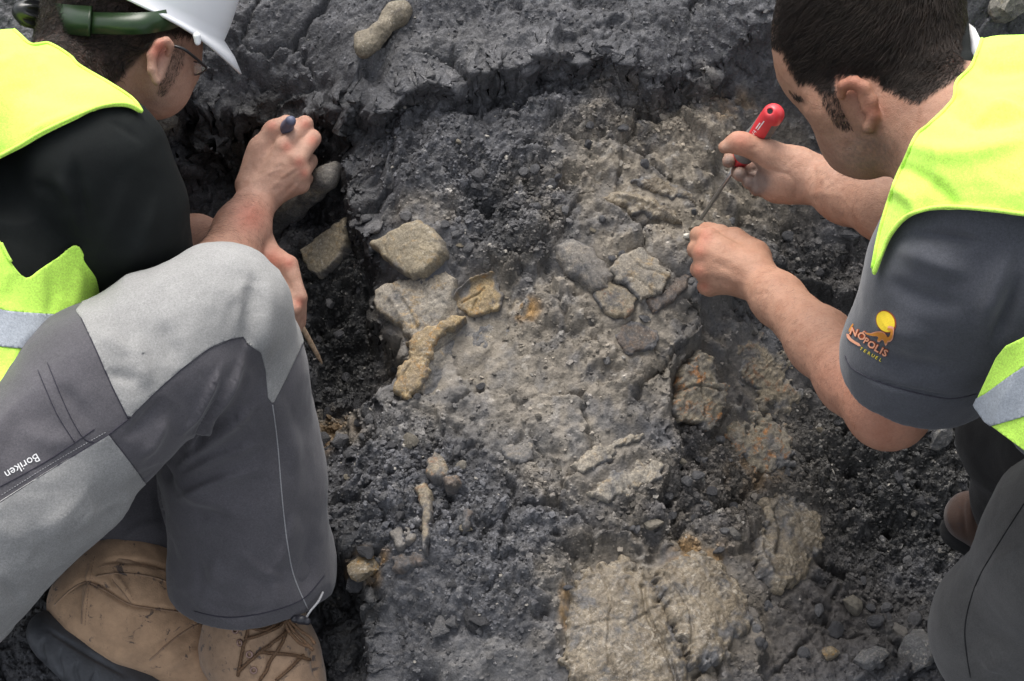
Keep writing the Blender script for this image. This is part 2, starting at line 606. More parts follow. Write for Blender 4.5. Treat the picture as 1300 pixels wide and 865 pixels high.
XS = np.concatenate([-0.70 - np.geomspace(.01, 30, 22)[::-1], np.arange(-0.70, 0.7001, 0.00185), 0.70 + np.geomspace(.01, 30, 22)])
YS = np.concatenate([-0.56 - np.geomspace(.01, 30, 22)[::-1], np.arange(-0.56, 0.4701, 0.00185), 0.47 + np.geomspace(.01, 30, 22)])
gx, gy = np.meshgrid(XS, YS)
NX, NY = len(XS), len(YS)
gx, gy = gx.ravel(), gy.ravel()
cx, cy = np.clip(gx, -0.9, 0.9), np.clip(gy, -0.7, 0.7)
gz = macro(cx, cy)
HUMPS = [(660, 312, 42, .034), (640, 200, 60, .010), (560, 640, 40, .010), (600, 760, 60, .008), (950, 60, 50, .015), (830, 80, 40, .012), (440, 150, 28, .014), (700, 150, 40, .008), (1060, 300, 45, .012),
         (770, 28, 20, -.030), (735, 30, 14, -.020), (622, 270, 14, -.022), (465, 455, 34, -.030), (440, 400, 38, -.022), (880, 395, 14, -.020), (592, 655, 11, -.012), (540, 868, 20, -.03), (872, 620, 11, -.012), (476, 345, 20, -.030), (1180, 640, 60, -.030), (330, 150, 45, -.028), (295, 185, 40, -.030), (1120, 560, 50, -.02), (575, 112, 24, -.012), (905, 105, 26, -.014), (760, 235, 12, -.012)]
for a, b, r, h in HUMPS:
    q0 = PZ(a, b, np.interp(b, [0, 430, 865], [.26, .08, -.05]))
    rr0 = r / 1000.0
    gz = gz + h * np.exp(-(((cx - q0[0]) / rr0) ** 2 + ((cy - q0[1]) / (rr0 * 1.15)) ** 2))
# distances measured along the slope, so that lumps are not drawn out on steep ground
Zg = gz.reshape(NY, NX)
sy_ = np.zeros((NY, NX)); dyy = np.diff(np.clip(YS, -.7, .7))[:, None]
sy_[1:] = np.cumsum(np.sqrt(dyy ** 2 + np.diff(Zg, axis=0) ** 2), 0)
j0 = int(np.argmin(np.abs(YS)))
sy_ = (sy_ - sy_[j0:j0 + 1]).ravel()
G3 = np.stack([cx, sy_, gz * .25], 1)
w1 = np.stack([fbm(G3, 22, 4, 3), fbm(G3, 22, 4, 9)], 1) * 0.013
w2 = np.stack([fbm(G3, 90, 3, 13), fbm(G3, 90, 3, 19)], 1) * 0.005
ux, uy = cx + w1[:, 0] + w2[:, 0], cy + w1[:, 1] + w2[:, 1]
qx, qy = ux, sy_ + w1[:, 1] + w2[:, 1]
shx = np.zeros_like(gx); shy = np.zeros_like(gx)
inpit = {}
for si, (poly, sg, st, ov) in enumerate(STEPS):
    s = poly_sd(ux, uy, poly) * sg
    if si == 0:
        fade = sstep(0.40, 0.12, cx)
        st = st * (0.35 + 0.65 * fade); ov = ov * fade
    gz = gz + st * (sstep(-.007, .007, s) - (0 if si == 0 else 1))
    und = np.exp(-((s + .014) / .010) ** 2) * st * (.5 if si == 0 else .22)
    gz = gz - und * (.5 + .9 * sstep(-.3, .4, fbm(G3, 16, 3, 401 + si)))
    a = np.exp(-((s - .007) / .010) ** 2) * ov * (.55 + .9 * sstep(-.4, .4, fbm(G3, 20, 3, 411 + si)))
    S2 = s.reshape(NY, NX)
    dy_, dx_ = np.gradient(S2, YS, XS)
    ln = np.hypot(dx_, dy_) + 1e-6
    shx -= a * np.clip((dx_ / ln).ravel(), -1, 1); shy -= a * np.clip((dy_ / ln).ravel(), -1, 1)
    inpit[si] = s
gx0, gy0 = cx.copy(), cy.copy()

def spots(lst, soft=0.55, seed=31, amt=0.35):
    """soft stains: (px, py, rx, ry, strength), placed on the ground"""
    m = np.zeros(len(gx))
    X, Y, D = pix(np.stack([cx, cy, gz], 1))
    jx = fbm(G3, 30, 4, seed) * amt
    for a, b, rx, ry, s in lst:
        r = np.hypot((X - a) / rx, (Y - b) / ry) + jx
        m = np.maximum(m, s * sstep(1.0 + soft * .5, 1.0 - soft, r))
    return m
rub = spots([(640, 250, 90, 90, 1), (520, 620, 120, 90, .9), (640, 680, 100, 100, .6), (430, 400, 70, 150, .7), (360, 220, 150, 80, .5), (1050, 380, 120, 90, .8), (1150, 620, 150, 150, 1), (880, 620, 90, 80, .9), (530, 180, 90, 60, .5), (780, 130, 140, 60, .6), (440, 550, 50, 50, 1), (600, 800, 120, 80, .3)])
smoothm = spots([(560, 40, 150, 34, .25), (380, 50, 120, 50, .15), (600, 470, 90, 60, .7), (720, 500, 90, 60, .6), (620, 830, 90, 50, .6), (540, 400, 80, 40, .8)])
BONE_AREA = {'almond': [(380, 318), (400, 300), (420, 286), (436, 275), (441, 290), (437, 315), (423, 338), (402, 351), (389, 341)],
    'oval': [(466, 309), (485, 295), (510, 283), (530, 277), (548, 287), (561, 302), (563, 320), (551, 335), (536, 347), (520, 353), (505, 345), (485, 328)],
    'broad': [(473, 366), (490, 358), (530, 349), (562, 343), (580, 352), (576, 372), (584, 398), (612, 404), (640, 396), (655, 410), (640, 436), (600, 452), (575, 480), (548, 500), (508, 506), (498, 494), (506, 466), (523, 451), (517, 432), (505, 412), (486, 399), (471, 384)],
    'shaft': [(506, 468), (523, 451), (518, 434), (528, 420), (548, 412), (574, 402), (590, 402), (578, 414), (556, 428), (548, 446), (545, 470), (536, 492), (516, 505), (498, 496)],
    'rim': [(574, 392), (579, 371), (598, 355), (622, 345), (632, 347), (640, 374), (636, 394), (606, 402)],
    'dome': [(706, 310), (728, 302), (752, 314), (769, 332), (781, 350), (772, 365), (752, 370), (738, 359), (718, 344), (705, 326)],
    'tanflat': [(754, 369), (774, 357), (792, 364), (810, 378), (805, 398), (783, 405), (762, 391)],
    'fissured': [(784, 320), (812, 315), (838, 330), (854, 350), (838, 371), (814, 380), (796, 362), (776, 346)],
    'fist': [(818, 380), (842, 372), (858, 352), (876, 350), (871, 366), (848, 388), (830, 394)],
    'brown': [(774, 428), (800, 405), (838, 420), (831, 444), (800, 452)],
    'ridge': [(766, 245), (785, 237), (806, 239), (834, 253), (860, 270), (880, 290), (852, 286), (825, 275), (800, 265), (774, 255)],
    'splinter': [(796, 228), (828, 225), (860, 233), (892, 252), (862, 252), (828, 243)],
    'slab': [(871, 466), (888, 446), (903, 455), (912, 478), (928, 490), (921, 512), (914, 532), (905, 552), (890, 541), (870, 536), (855, 530), (860, 505), (866, 482)],
    'strip': [(722, 592), (745, 574), (775, 559), (800, 546), (816, 552), (792, 570), (765, 588), (745, 602)],
    'ledge': [(748, 625), (780, 600), (815, 585), (842, 590), (834, 606), (800, 619), (770, 633)],
    'lobe_l': [(714, 790), (724, 750), (742, 722), (766, 708), (795, 708), (818, 730), (832, 745), (846, 780), (862, 805), (878, 840), (870, 890), (770, 900), (722, 860)],
    'lobe_r': [(834, 720), (858, 698), (892, 700), (922, 718), (948, 755), (960, 790), (934, 818), (918, 834), (882, 842), (864, 804), (850, 775), (836, 746)],
    'horn': [(968, 636), (996, 628), (1020, 638), (1044, 655), (1049, 682), (1032, 717), (1014, 744), (988, 752), (960, 730), (950, 706), (964, 692), (974, 662)],
    'patch': [(924, 545), (950, 528), (980, 528), (1012, 558), (1010, 590), (978, 604), (944, 588)],
    'slope': [(936, 440), (965, 422), (998, 455), (1016, 500), (1004, 528), (965, 518), (942, 480)]}
_X, _Y, _D = pix(np.stack([cx, cy, gz], 1))
bonem = np.zeros(len(gx))
for k_, p_ in BONE_AREA.items():
    if k_ in ('almond', 'oval'): continue
    m_ = (np.abs(_X - np.mean(p_, 0)[0]) < 160) & (np.abs(_Y - np.mean(p_, 0)[1]) < 160)
    bonem[m_] = np.maximum(bonem[m_], sstep(-14, 4, poly_sd(_X[m_], _Y[m_], p_)))
smoothm = np.maximum(smoothm, bonem)

big = fbm(G3, 9, 4, 41)
mid = fbm(G3, 36, 4, 55)
fine = fbm(G3, 130, 3, 77)
a1, a2, ac, at_ = worley(np.stack([qx, qy], 1), .030, 5)
b1, b2, bc, bt_ = worley(np.stack([qx + w2[:, 1], qy + w2[:, 0]], 1), .0125, 15)
c1, c2, ccell, ct_ = worley(np.stack([cx, sy_], 1) + w2 * .5, .0068, 25)
pl = fbm(G3 + np.array([3.1, 0, 0]), 14, 4, 91)
lam = np.floor(pl * 9 + .5 * fine) / 9
lamf = pl * 9 + .5 * fine; lamf = lamf - np.floor(lamf)
rough = (0.24 + 0.80 * rub) * (1 - .8 * smoothm)
rid = 1 - 2 * np.abs(fbm(G3, 26, 4, 201)); rid2 = 1 - 2 * np.abs(fbm(G3, 12, 4, 211))
k1, k2, kc_, kt_ = worley(np.stack([qx + .6 * w1[:, 1], qy + .6 * w1[:, 0]], 1), .075, 35)
crk = sstep(.10, .0, k2 - k1) * sstep(-.15, .25, fbm(G3, 11, 3, 221))
pit = sstep(.30, .55, fbm(G3, 17, 4, 231)) * (1 - smoothm * .8)
dz = .013 * big + .0085 * mid * (.6 + .6 * rub) * (1 - .5 * smoothm) + .006 * (rid - .3) * (1 - .7 * smoothm) + .007 * (rid2 - .4)
dz = dz - .009 * crk - .016 * pit + .010 * (kc_ - .5) * sstep(.0, .25, k2 - k1) * (1 - .8 * smoothm)
dz = dz + .024 * (lam - pl) * (1 - .6 * rub) * (1 - .7 * smoothm)
dz = dz + rough * (.0100 * (ac - .35) * sstep(0, .22, a2 - a1))
dz = dz + rough * (.0058 * (bc - .3) * sstep(0, .3, b2 - b1))
dz = dz + (.25 + rough) * (.0022 * (ccell - .4) * sstep(0, .35, c2 - c1))
dz = dz + rough * (.55 * at_ + .75 * bt_) + (.25 + rough) * .8 * ct_ + .30 * kt_ * (1 - .8 * smoothm)
dz = dz + .0012 * fine
dz = dz * (1 - .6 * bonem) - .002 * bonem
edge = np.exp(-(inpit[0] / .02) ** 2) + np.exp(-(inpit[1] / .02) ** 2) + .8 * np.exp(-(inpit[2] / .03) ** 2)
w3 = fbm(np.stack([gx, gy, gz * 2.5], 1), 60, 4, 61)
shx += .010 * edge * w3; shy += .010 * edge * fbm(np.stack([gx, gy, gz * 2.5], 1), 60, 4, 67)
far = sstep(.0, .6, np.maximum(np.abs(gx) - .9, np.abs(gy) - .7))
dz = dz + far * .05 * fbm(np.stack([gx, gy, gz * 0], 1), 1.2, 3, 5)
GV = np.stack([gx + shx, gy + shy, gz + dz], 1)
ii = (np.arange(NY - 1)[:, None] * NX + np.arange(NX - 1)[None]).ravel()
GQ = np.stack([ii, ii + 1, ii + NX + 1, ii + NX], 1)

# colour of the deposit: dusty dry lignite, damp hollow with shade painted in, tan bone-rich patches, rust
tan = spots([(730, 440, 200, 150, .50), (860, 230, 190, 120, .65), (600, 440, 130, 90, .55), (760, 600, 120, 60, .4), (980, 600, 110, 120, .35), (840, 770, 160, 120, .6), (900, 430, 90, 120, .2), (880, 190, 90, 50, .55), (930, 240, 80, 60, .75), (850, 250, 70, 40, .6), (980, 190, 60, 70, .4), (790, 110, 40, 20, .3), (640, 385, 45, 30, .7), (690, 350, 60, 40, .35),
             (840, 780, 130, 100, .85), (1000, 690, 45, 60, .7), (960, 540, 70, 60, .5), (890, 500, 60, 70, .3), (425, 545, 40, 28, .6), (770, 570, 60, 35, .4), (600, 470, 80, 50, .3), (545, 270, 50, 30, .35), (205, 160, 30, 25, .4), (310, 160, 50, 40, .25)])
ochre = spots([(465, 722, 26, 24, .9), (665, 395, 26, 18, .9), (430, 540, 30, 20, .5), (880, 710, 45, 25, .7), (960, 600, 40, 25, .6), (720, 770, 14, 30, .6), (930, 140, 40, 30, .3), (415, 570, 20, 14, .5)], amt=.6)
pale = spots([(590, 460, 130, 70, .8), (700, 540, 110, 60, .5), (560, 530, 110, 40, .6), (540, 390, 70, 40, .6), (800, 360, 90, 60, .5), (480, 45, 45, 30, .5), (570, 440, 90, 60, .6), (520, 540, 90, 35, .4), (620, 840, 90, 40, .5), (830, 220, 60, 40, .5), (760, 200, 60, 40, .3), (560, 60, 150, 40, .2), (740, 330, 60, 40, .3), (1000, 690, 30, 50, .4)])
damp_shade = spots([(330, 180, 130, 70, .8), (430, 400, 70, 130, 1), (430, 260, 70, 60, .5), (1150, 600, 170, 160, .9), (1010, 350, 110, 60, .45), (440, 770, 50, 120, .8), (200, 750, 260, 160, .8), (1200, 800, 130, 80, .5), (900, 600, 60, 60, .3), (660, 320, 55, 38, .5), (620, 265, 40, 30, .3)])  # moist ground, plus painted shade in hollows, at the clod, under the right man
base = np.array([.070, .0705, .0765]); wet_shade = np.array([.019, .019, .0185]); tn = np.array([.27, .228, .168]); oc = np.array([.30, .175, .06]); pa = np.array([.205, .195, .182])
g = np.repeat(base[None], len(gx), 0)
cv = 1 + .30 * big + .30 * mid + .30 * fine + (rough * .5 * (bc - .5)) + .35 * (ccell - .5) * (.4 + rough) - .35 * sstep(.16, .0, b2 - b1) * rough
cv = cv * (1 - .3 * crk) * (1 - .35 * sstep(.12, 0, lamf) * (1 - smoothm))
def mx(a, b, t):
    return a + (b - a) * np.clip(t, 0, 1)[:, None]
spk = sstep(.15, .5, fbm(G3, 75, 3, 131))
g = mx(g, pa, pale * (.45 + .55 * spk))
g = mx(g, tn, tan * (.3 + .7 * sstep(-.35, .3, fbm(G3, 55, 4, 137) + .3 * tan)))
g = mx(g, oc, ochre * sstep(-.3, .3, fbm(G3, 70, 3, 139)))
brn = spots([(1000, 600, 150, 170, .7), (1000, 790, 170, 90, .6), (980, 250, 110, 90, .6), (1080, 380, 120, 100, .5), (850, 680, 120, 60, .4)])
g = mx(g, np.array([.062, .052, .043]), brn * (1 - .7 * tan))
g = mx(g, wet_shade, damp_shade * (1 - .6 * tan))
g = mx(g, np.array([.34, .32, .29]), .5 * (ccell > .965) * (.12 + tan + .15 * rub))
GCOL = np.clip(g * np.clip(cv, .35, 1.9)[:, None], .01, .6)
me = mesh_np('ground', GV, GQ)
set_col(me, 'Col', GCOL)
grit = np.clip(.22 + .25 * sstep(-.02, .02, inpit[0]) + .62 * rub + .25 * damp_shade - .25 * smoothm, .05, .9)
set_col(me, 'Damp', np.stack([damp_shade, grit, grit], 1))

m, N, L, B = mat_new('lignite_ground')
tc = N.new('ShaderNodeTexCoord').outputs['Object']
vc = N.new('ShaderNodeVertexColor'); vc.layer_name = 'Col'
vd = N.new('ShaderNodeVertexColor'); vd.layer_name = 'Damp'
vds = N.new('ShaderNodeSeparateColor'); L.new(vd.outputs[0], vds.inputs[0])
n1 = noise_node(N, L, 260, 5, .7, tc)
n2 = noise_node(N, L, 900, 3, .6, tc)
vo = N.new('ShaderNodeTexVoronoi'); vo.inputs['Scale'].default_value = 330; L.new(tc, vo.inputs['Vector'])
vf = N.new('ShaderNodeTexVoronoi'); vf.inputs['Scale'].default_value = 640; L.new(tc, vf.inputs['Vector'])
sx1 = N.new('ShaderNodeSeparateColor'); L.new(vo.outputs['Color'], sx1.inputs[0])
sx2 = N.new('ShaderNodeSeparateColor'); L.new(vf.outputs['Color'], sx2.inputs[0])
f1 = ramp(N, L, n1.outputs[0], [(.25, .7), (.5, 1.0), (.75, 1.3)])
col = mixc(N, L, vc.outputs[0], f1, .8, 'MULTIPLY')
col = mixc(N, L, col, ramp(N, L, sx1.outputs[0], [(.0, .56), (.55, .95), (.85, 1.22), (1, 1.7)]), vds.outputs[1], 'MULTIPLY')
col = mixc(N, L, col, ramp(N, L, sx2.outputs[0], [(.0, .68), (.6, 1.0), (.9, 1.25), (1, 1.6)]), vds.outputs[1], 'MULTIPLY')
L.new(col, B.inputs['Base Color'])
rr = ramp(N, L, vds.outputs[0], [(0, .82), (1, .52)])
rr2 = mixc(N, L, rr, ramp(N, L, n2.outputs[0], [(.35, .6), (.65, 1.25)]), 1.0, 'MULTIPLY')
L.new(rr2, B.inputs['Roughness'])
B.inputs['Specular IOR Level'].default_value = .4
ad = N.new('ShaderNodeMath'); ad.operation = 'MULTIPLY_ADD'
L.new(vo.outputs['Distance'], ad.inputs[0]); ad.inputs[1].default_value = -.9; L.new(n1.outputs[0], ad.inputs[2])
a3 = N.new('ShaderNodeMath'); a3.operation = 'MULTIPLY_ADD'; L.new(sx1.outputs[1], a3.inputs[0]); a3.inputs[1].default_value = .5; L.new(ad.outputs[0], a3.inputs[2])
bump(N, L, B, a3.outputs[0], .5, .0016)
M_GROUND = m
ground = tag(obj('ground', me, m), kind='structure')
GT = tri(GQ)
GTREE = bvh(GV, GQ)

def ghit(px, py):
    p, n = hit(GTREE, px, py)
    return (PZ(px, py, 0), np.array([0, 0, 1.0])) if p is None else (p, n)

# ------------------------------------------------------------------ loose rubble
def rock_mesh(seed, sub=1, flat=.6, rough=.35):
    r = random.Random(seed)
    bm = bmesh.new()
    bmesh.ops.create_icosphere(bm, subdivisions=sub, radius=1)
    cuts = [(Vector((r.gauss(0, 1), r.gauss(0, 1), r.gauss(0, 1))).normalized(), r.uniform(.45, .85)) for _ in range(7 if sub > 1 else 5)]
    sx, sy = r.uniform(.75, 1.2), r.uniform(.7, 1.0)
    for v in bm.verts:
        c = v.co.copy()
        for n, d in cuts:
            k = c.dot(n)
            if k > d:
                c -= n * (k - d) * .9
        c *= 1 + r.uniform(-rough, rough) * .22
        v.co = Vector((c.x * sx, c.y * sy, c.z * flat))
    bm.normal_update()
    v = np.array([q.co[:] for q in bm.verts]); t = np.array([[q.index for q in f.verts] for f in bm.faces])
    bm.free()
    return v, t
SMALL = [rock_mesh(100 + k, 1, .34 + .3 * (k % 3) / 2, .9) for k in range(12)]
rng = np.random.default_rng(7)
fine_sel = np.nonzero((np.abs(gx) < .69) & (gy > -.55) & (gy < .46))[0]
pw = (.12 + rub * 1.0 + .35 * damp_shade + .12 * tan) * (1 - .8 * smoothm)
pw = pw[fine_sel]; pw = pw / pw.sum()
pick = rng.choice(fine_sel, 34000, p=pw, replace=False)
sz = np.clip(rng.lognormal(math.log(.0019), .48, len(pick)), .0010, .0062)
VV, FF, CC, off = [], [], [], 0
for q, s in zip(pick, sz):
    v, t = SMALL[rng.integers(12)]
    e = rng.uniform(-1, 1, 3) * (.5, .5, 3.1)
    R = np.array(Matrix.Rotation(e[2], 3, 'Z') @ Matrix.Rotation(e[0], 3, 'X') @ Matrix.Rotation(e[1], 3, 'Y'))
    VV.append((v * s) @ R.T + GV[q] + np.array([0, 0, s * .15])); FF.append(t + off); off += len(v)
    c = GCOL[q] * rng.uniform(.5, 1.6)
    if rng.random() < .012 + .03 * tan[q]:
        c = np.array([.30, .28, .25]) * rng.uniform(.6, 1.1)
    CC.append(np.repeat(c[None], len(v), 0))
me = mesh_np('gravel', np.concatenate(VV), np.concatenate(FF), False)
set_col(me, 'Col', np.concatenate(CC)); set_col(me, 'Damp', np.concatenate([np.repeat(np.array([[damp_shade[q], .25, .25]]), len(v), 0) for v, q in zip(VV, pick)]))
tag(obj('gravel', me, M_GROUND), 'loose crumbs of dark lignite and grit strewn over the dig', 'gravel', kind='stuff')

# ------------------------------------------------------------------ stones one can pick out
m, N, L, B = mat_new('lignite_stone')
tc = N.new('ShaderNodeTexCoord').outputs['Object']; oi = N.new('ShaderNodeObjectInfo')
n1 = noise_node(N, L, 3.0, 5, .65, tc)
c0 = ramp(N, L, oi.outputs['Random'], [(0, (.035, .035, .038)), (.5, (.078, .078, .083)), (.88, (.12, .118, .12)), (.95, (.18, .16, .125)), (1, (.12, .10, .07))])
c0 = mixc(N, L, c0, ramp(N, L, n1.outputs[0], [(.3, .65), (.7, 1.35)]), 1.0, 'MULTIPLY')
L.new(c0, B.inputs['Base Color']); B.inputs['Roughness'].default_value = .7; B.inputs['Specular IOR Level'].default_value = .4
n2 = noise_node(N, L, 9, 4, .6, tc); bump(N, L, B, n2.outputs[0], .5, .12)
M_STONE = m
STONES = []
for k in range(16):
    v, t = rock_mesh(300 + k, 2, .55 + .3 * (k % 3) / 2, .5)
    STONES.append(mesh_np('stone', v, t, False)); STONES[-1].materials.append(M_STONE)
SP_ = [(608, 236, .007), (654, 262, .006), (665, 218, .008), (640, 212, .007), (680, 262, .009), (718, 268, .007), (615, 300, .007), (700, 235, .010), (628, 225, .006), (752, 292, .0055), (766, 279, .008), (789, 324, .006), (777, 328, .006), (771, 457, .008), (818, 405, .008), (602, 235, .007),
       (560, 795, .013), (600, 790, .012), (575, 790, .010), (610, 788, .011), (585, 575, .008), (575, 742, .007), (790, 715, .010), (868, 716, .006), (912, 700, .008), (845, 628, .010), (870, 612, .011), (885, 605, .009), (905, 625, .010), (850, 655, .010), (830, 665, .012), (806, 672, .009), (1092, 640, .008), (1078, 300, .011), (1085, 285, .010), (1000, 300, .008),
       (1062, 800, .013), (1080, 770, .014), (1108, 790, .015), (1125, 775, .011), (1040, 775, .010), (1140, 800, .012), (1170, 775, .012), (1020, 830, .010), (960, 800, .009), (965, 815, .008), (975, 770, .008), (1000, 600, .009), (1190, 550, .018), (1105, 300, .012), (450, 285, .009), (515, 275, .008), (565, 285, .008), (580, 300, .010), (595, 315, .009), (440, 480, .012), (420, 525, .012), (455, 520, .010), (470, 535, .011), (410, 560, .014), (445, 575, .012), (432, 560, .011), (520, 560, .010), (495, 565, .010), (465, 700, .012), (455, 740, .014)]
r_ = random.Random(11)
pk = list(rng.choice(fine_sel, 225, p=pw, replace=False))
cand = [(ghit(a, b)[0], s_) for a, b, s_ in SP_] + [(GV[q], min(.0105, max(.0048, r_.lognormvariate(math.log(.0064), .3)))) for q in pk]
for k, (p_, s_) in enumerate(cand):
    o = bpy.data.objects.new('stone', STONES[k % 16]); COL.objects.link(o)
    o.location = p_ + np.array([0, 0, s_ * .1]); o.scale = (s_ * r_.uniform(.8, 1.25), s_ * r_.uniform(.8, 1.2), s_ * r_.uniform(.7, 1.1))
    o.rotation_euler = (r_.uniform(-.5, .5), r_.uniform(-.5, .5), r_.uniform(0, 6.28))
    o.parent = ground

# ================================================================== PEOPLE: materials and tools
def mat_skin(name, c):
    m, N, L, B = mat_new(name)
    tc = N.new('ShaderNodeTexCoord').outputs['Object']
    a = N.new('ShaderNodeVertexColor'); a.layer_name = 'Col'
    n = noise_node(N, L, 45, 5, .65, tc)
    col = ramp(N, L, n.outputs[0], [(.3, (c[0] * .86, c[1] * .78, c[2] * .74)), (.55, c), (.75, (min(c[0] * 1.1, 1), c[1] * 1.08, c[2] * 1.06))])
    sp = noise_node(N, L, 420, 2, .5, tc)
    col = mixc(N, L, col, ramp(N, L, sp.outputs[0], [(.3, .86), (.6, 1.04)]), .6, 'MULTIPLY')
    col = mixc(N, L, col, a.outputs[0], 1.0, 'MULTIPLY')
    L.new(col, B.inputs['Base Color'])
    B.inputs['Roughness'].default_value = .58
    B.inputs['Specular IOR Level'].default_value = .35
    B.inputs['Subsurface Weight'].default_value = .07
    B.inputs['Subsurface Radius'].default_value = (1.0, .35, .2)
    B.inputs['Subsurface Scale'].default_value = .006
    n2 = noise_node(N, L, 700, 3, .6, tc)
    n3 = noise_node(N, L, 160, 4, .6, tc)
    ad = N.new('ShaderNodeMath'); ad.operation = 'MULTIPLY_ADD'
    L.new(n3.outputs[0], ad.inputs[0]); ad.inputs[1].default_value = 1.4; L.new(n2.outputs[0], ad.inputs[2])
    vo = N.new('ShaderNodeTexVoronoi'); vo.feature = 'DISTANCE_TO_EDGE'; vo.inputs['Scale'].default_value = 520; L.new(tc, vo.inputs['Vector'])
    a2 = N.new('ShaderNodeMath'); a2.operation = 'MULTIPLY_ADD'
    L.new(vo.outputs['Distance'], a2.inputs[0]); a2.inputs[1].default_value = 1.2; L.new(ad.outputs[0], a2.inputs[2])
    bump(N, L, B, a2.outputs[0], .5, .0009)
    dn = noise_node(N, L, 75, 6, .75, tc, .5)
    col2 = mixc(N, L, col, (.10, .085, .075), ramp(N, L, dn.outputs[0], [(.58, 0.0), (.76, .28)]))
    L.new(col2, B.inputs['Base Color'])
    return m

def mat_cloth(name, c, weave=1500, rough=.85, var=.12, sheen=.15, blot=14, bmp=.25):
    m, N, L, B = mat_new(name)
    tc = N.new('ShaderNodeTexCoord').outputs['Object']
    n = noise_node(N, L, blot, 5, .65, tc)
    col = ramp(N, L, n.outputs[0], [(.3, tuple(q * (1 - var) for q in c)), (.7, tuple(min(1, q * (1 + var)) for q in c))])
    f = noise_node(N, L, 500, 3, .7, tc)
    col = mixc(N, L, col, ramp(N, L, f.outputs[0], [(.3, .74), (.7, 1.22)]), .8, 'MULTIPLY')
    f2 = noise_node(N, L, 1300, 2, .6, tc)
    col = mixc(N, L, col, ramp(N, L, f2.outputs[0], [(.3, .80), (.7, 1.18)]), .8, 'MULTIPLY')
    L.new(col, B.inputs['Base Color'])
    B.inputs['Roughness'].default_value = rough
    B.inputs['Specular IOR Level'].default_value = .25
    B.inputs['Sheen Weight'].default_value = sheen
    B.inputs['Sheen Roughness'].default_value = .5
    w = noise_node(N, L, weave, 2, .5, tc)
    ad = N.new('ShaderNodeMath'); ad.operation = 'MULTIPLY_ADD'
    n4 = noise_node(N, L, 60, 4, .6, tc)
    L.new(n4.outputs[0], ad.inputs[0]); ad.inputs[1].default_value = 2.5; L.new(w.outputs[0], ad.inputs[2])
    bump(N, L, B, ad.outputs[0], bmp, .0012)
    return m

M_SKIN_L = mat_skin('skin_fair', (.45, .27, .20))
M_SKIN_R = mat_skin('skin_tanned', (.40, .222, .150))
M_BLACK = mat_cloth('black_cotton', (.0055, .0072, .0072), var=.25, sheen=.0)
M_SLATE = mat_cloth('faded_slate_cotton', (.058, .061, .072), var=.14, sheen=.25)
M_VEST = mat_cloth('fluorescent_yellow_mesh', (.59, .95, .13), var=.04, sheen=.1, weave=2200)
M_REFL = mat_cloth('grey_reflective_tape', (.36, .39, .43), rough=.42, var=.05, sheen=0, weave=2600)
M_TDARK = mat_cloth('charcoal_work_cotton', (.084, .080, .089), var=.13, sheen=.22)
M_TLIGHT = mat_cloth('light_grey_work_cotton', (.27, .268, .262), var=.09, sheen=.15)
M_TGREY = mat_cloth('dusty_grey_cotton', (.078, .076, .074), var=.22, sheen=.2)
M_TSHADE = mat_cloth('dark_cotton', (.016, .016, .017), var=.2, sheen=.1)
M_THREAD = mat_cloth('pale_thread', (.30, .30, .31), var=.1)
M_THREADD = mat_cloth('dark_thread', (.03, .028, .04), var=.1)
M_WHITE = mat_plain('white_print', (.75, .75, .75), .7, .03)
M_HAIR_D = mat_plain('dark_brown_hair', (.026, .0185, .0145), .62, .4, 90, 0, spec=.3, c2=(.012, .009, .0075))
M_HAIR_B = mat_plain('brown_hair', (.030, .021, .014), .45, .4, 90, 0, spec=.55, c2=(.012, .009, .006))

def finish(v, q, it=2):
    t = tri(q)
    v = lap_smooth(v, t, it)
    return v, t, vnormals(v, t)

def wrinkle(v, n, scale, amp, seed, stretch=None):
    p = v if stretch is None else v + np.outer((v @ stretch[0]), stretch[0]) * (stretch[1] - 1)
    return v + n * (amp * fbm(p, scale, 4, seed))[:, None]

def crease(v, n, scale, amp, seed, stretch=None, sharp=-1):
    """crisp folds of cloth"""
    p = v if stretch is None else v + np.outer((v @ stretch[0]), stretch[0]) * (stretch[1] - 1)
    p = p + .02 * np.stack([fbm(p, scale * .8, 2, seed + 50), fbm(p, scale * .8, 2, seed + 51), fbm(p, scale * .8, 2, seed + 52)], 1)
    f_ = np.abs(fbm(p, scale, 2, seed))
    m_ = sstep(-.25, .3, fbm(v, scale * .45, 2, seed + 9))
    return v + n * (sharp * amp * (np.minimum(f_ * 3.2, 1) - .5) * m_)[:, None]

def clip_px(v, t, polys):
    """part of a surface inside outlines given on the photograph"""
    x, y, d = pix(v)
    f = np.full(len(v), -1e9)
    for p in polys:
        f = np.maximum(f, poly_sd(x, y, np.array(p, float)))
    return split_field(v, t, f)

def thick(v, t, th):
    """give an open sheet a thickness (inwards)"""
    n = vnormals(v, t)
    e = np.concatenate([t[:, [0, 1]], t[:, [1, 2]], t[:, [2, 0]]])
    key = np.sort(e, 1); k = key[:, 0].astype(np.int64) * len(v) + key[:, 1]
    u, inv, cnt = np.unique(k, return_inverse=True, return_counts=True)
    be = e[cnt[inv] == 1]
    m = len(v)
    side = np.concatenate([np.stack([be[:, 1], be[:, 0], be[:, 0] + m], 1), np.stack([be[:, 1], be[:, 0] + m, be[:, 1] + m], 1)])
    return np.concatenate([v, v - n * th]), np.concatenate([t, t[:, ::-1] + m, side])

def sheet(name, v, t, mat, parent, lift=0.0, th=.0015):
    v, t = compact(v, t)
    if not len(t):
        return None
    if lift:
        v = v + vnormals(v, t) * lift
    v, t = thick(v, t, th)
    return obj(name, mesh_np(name, v, t), mat, parent)

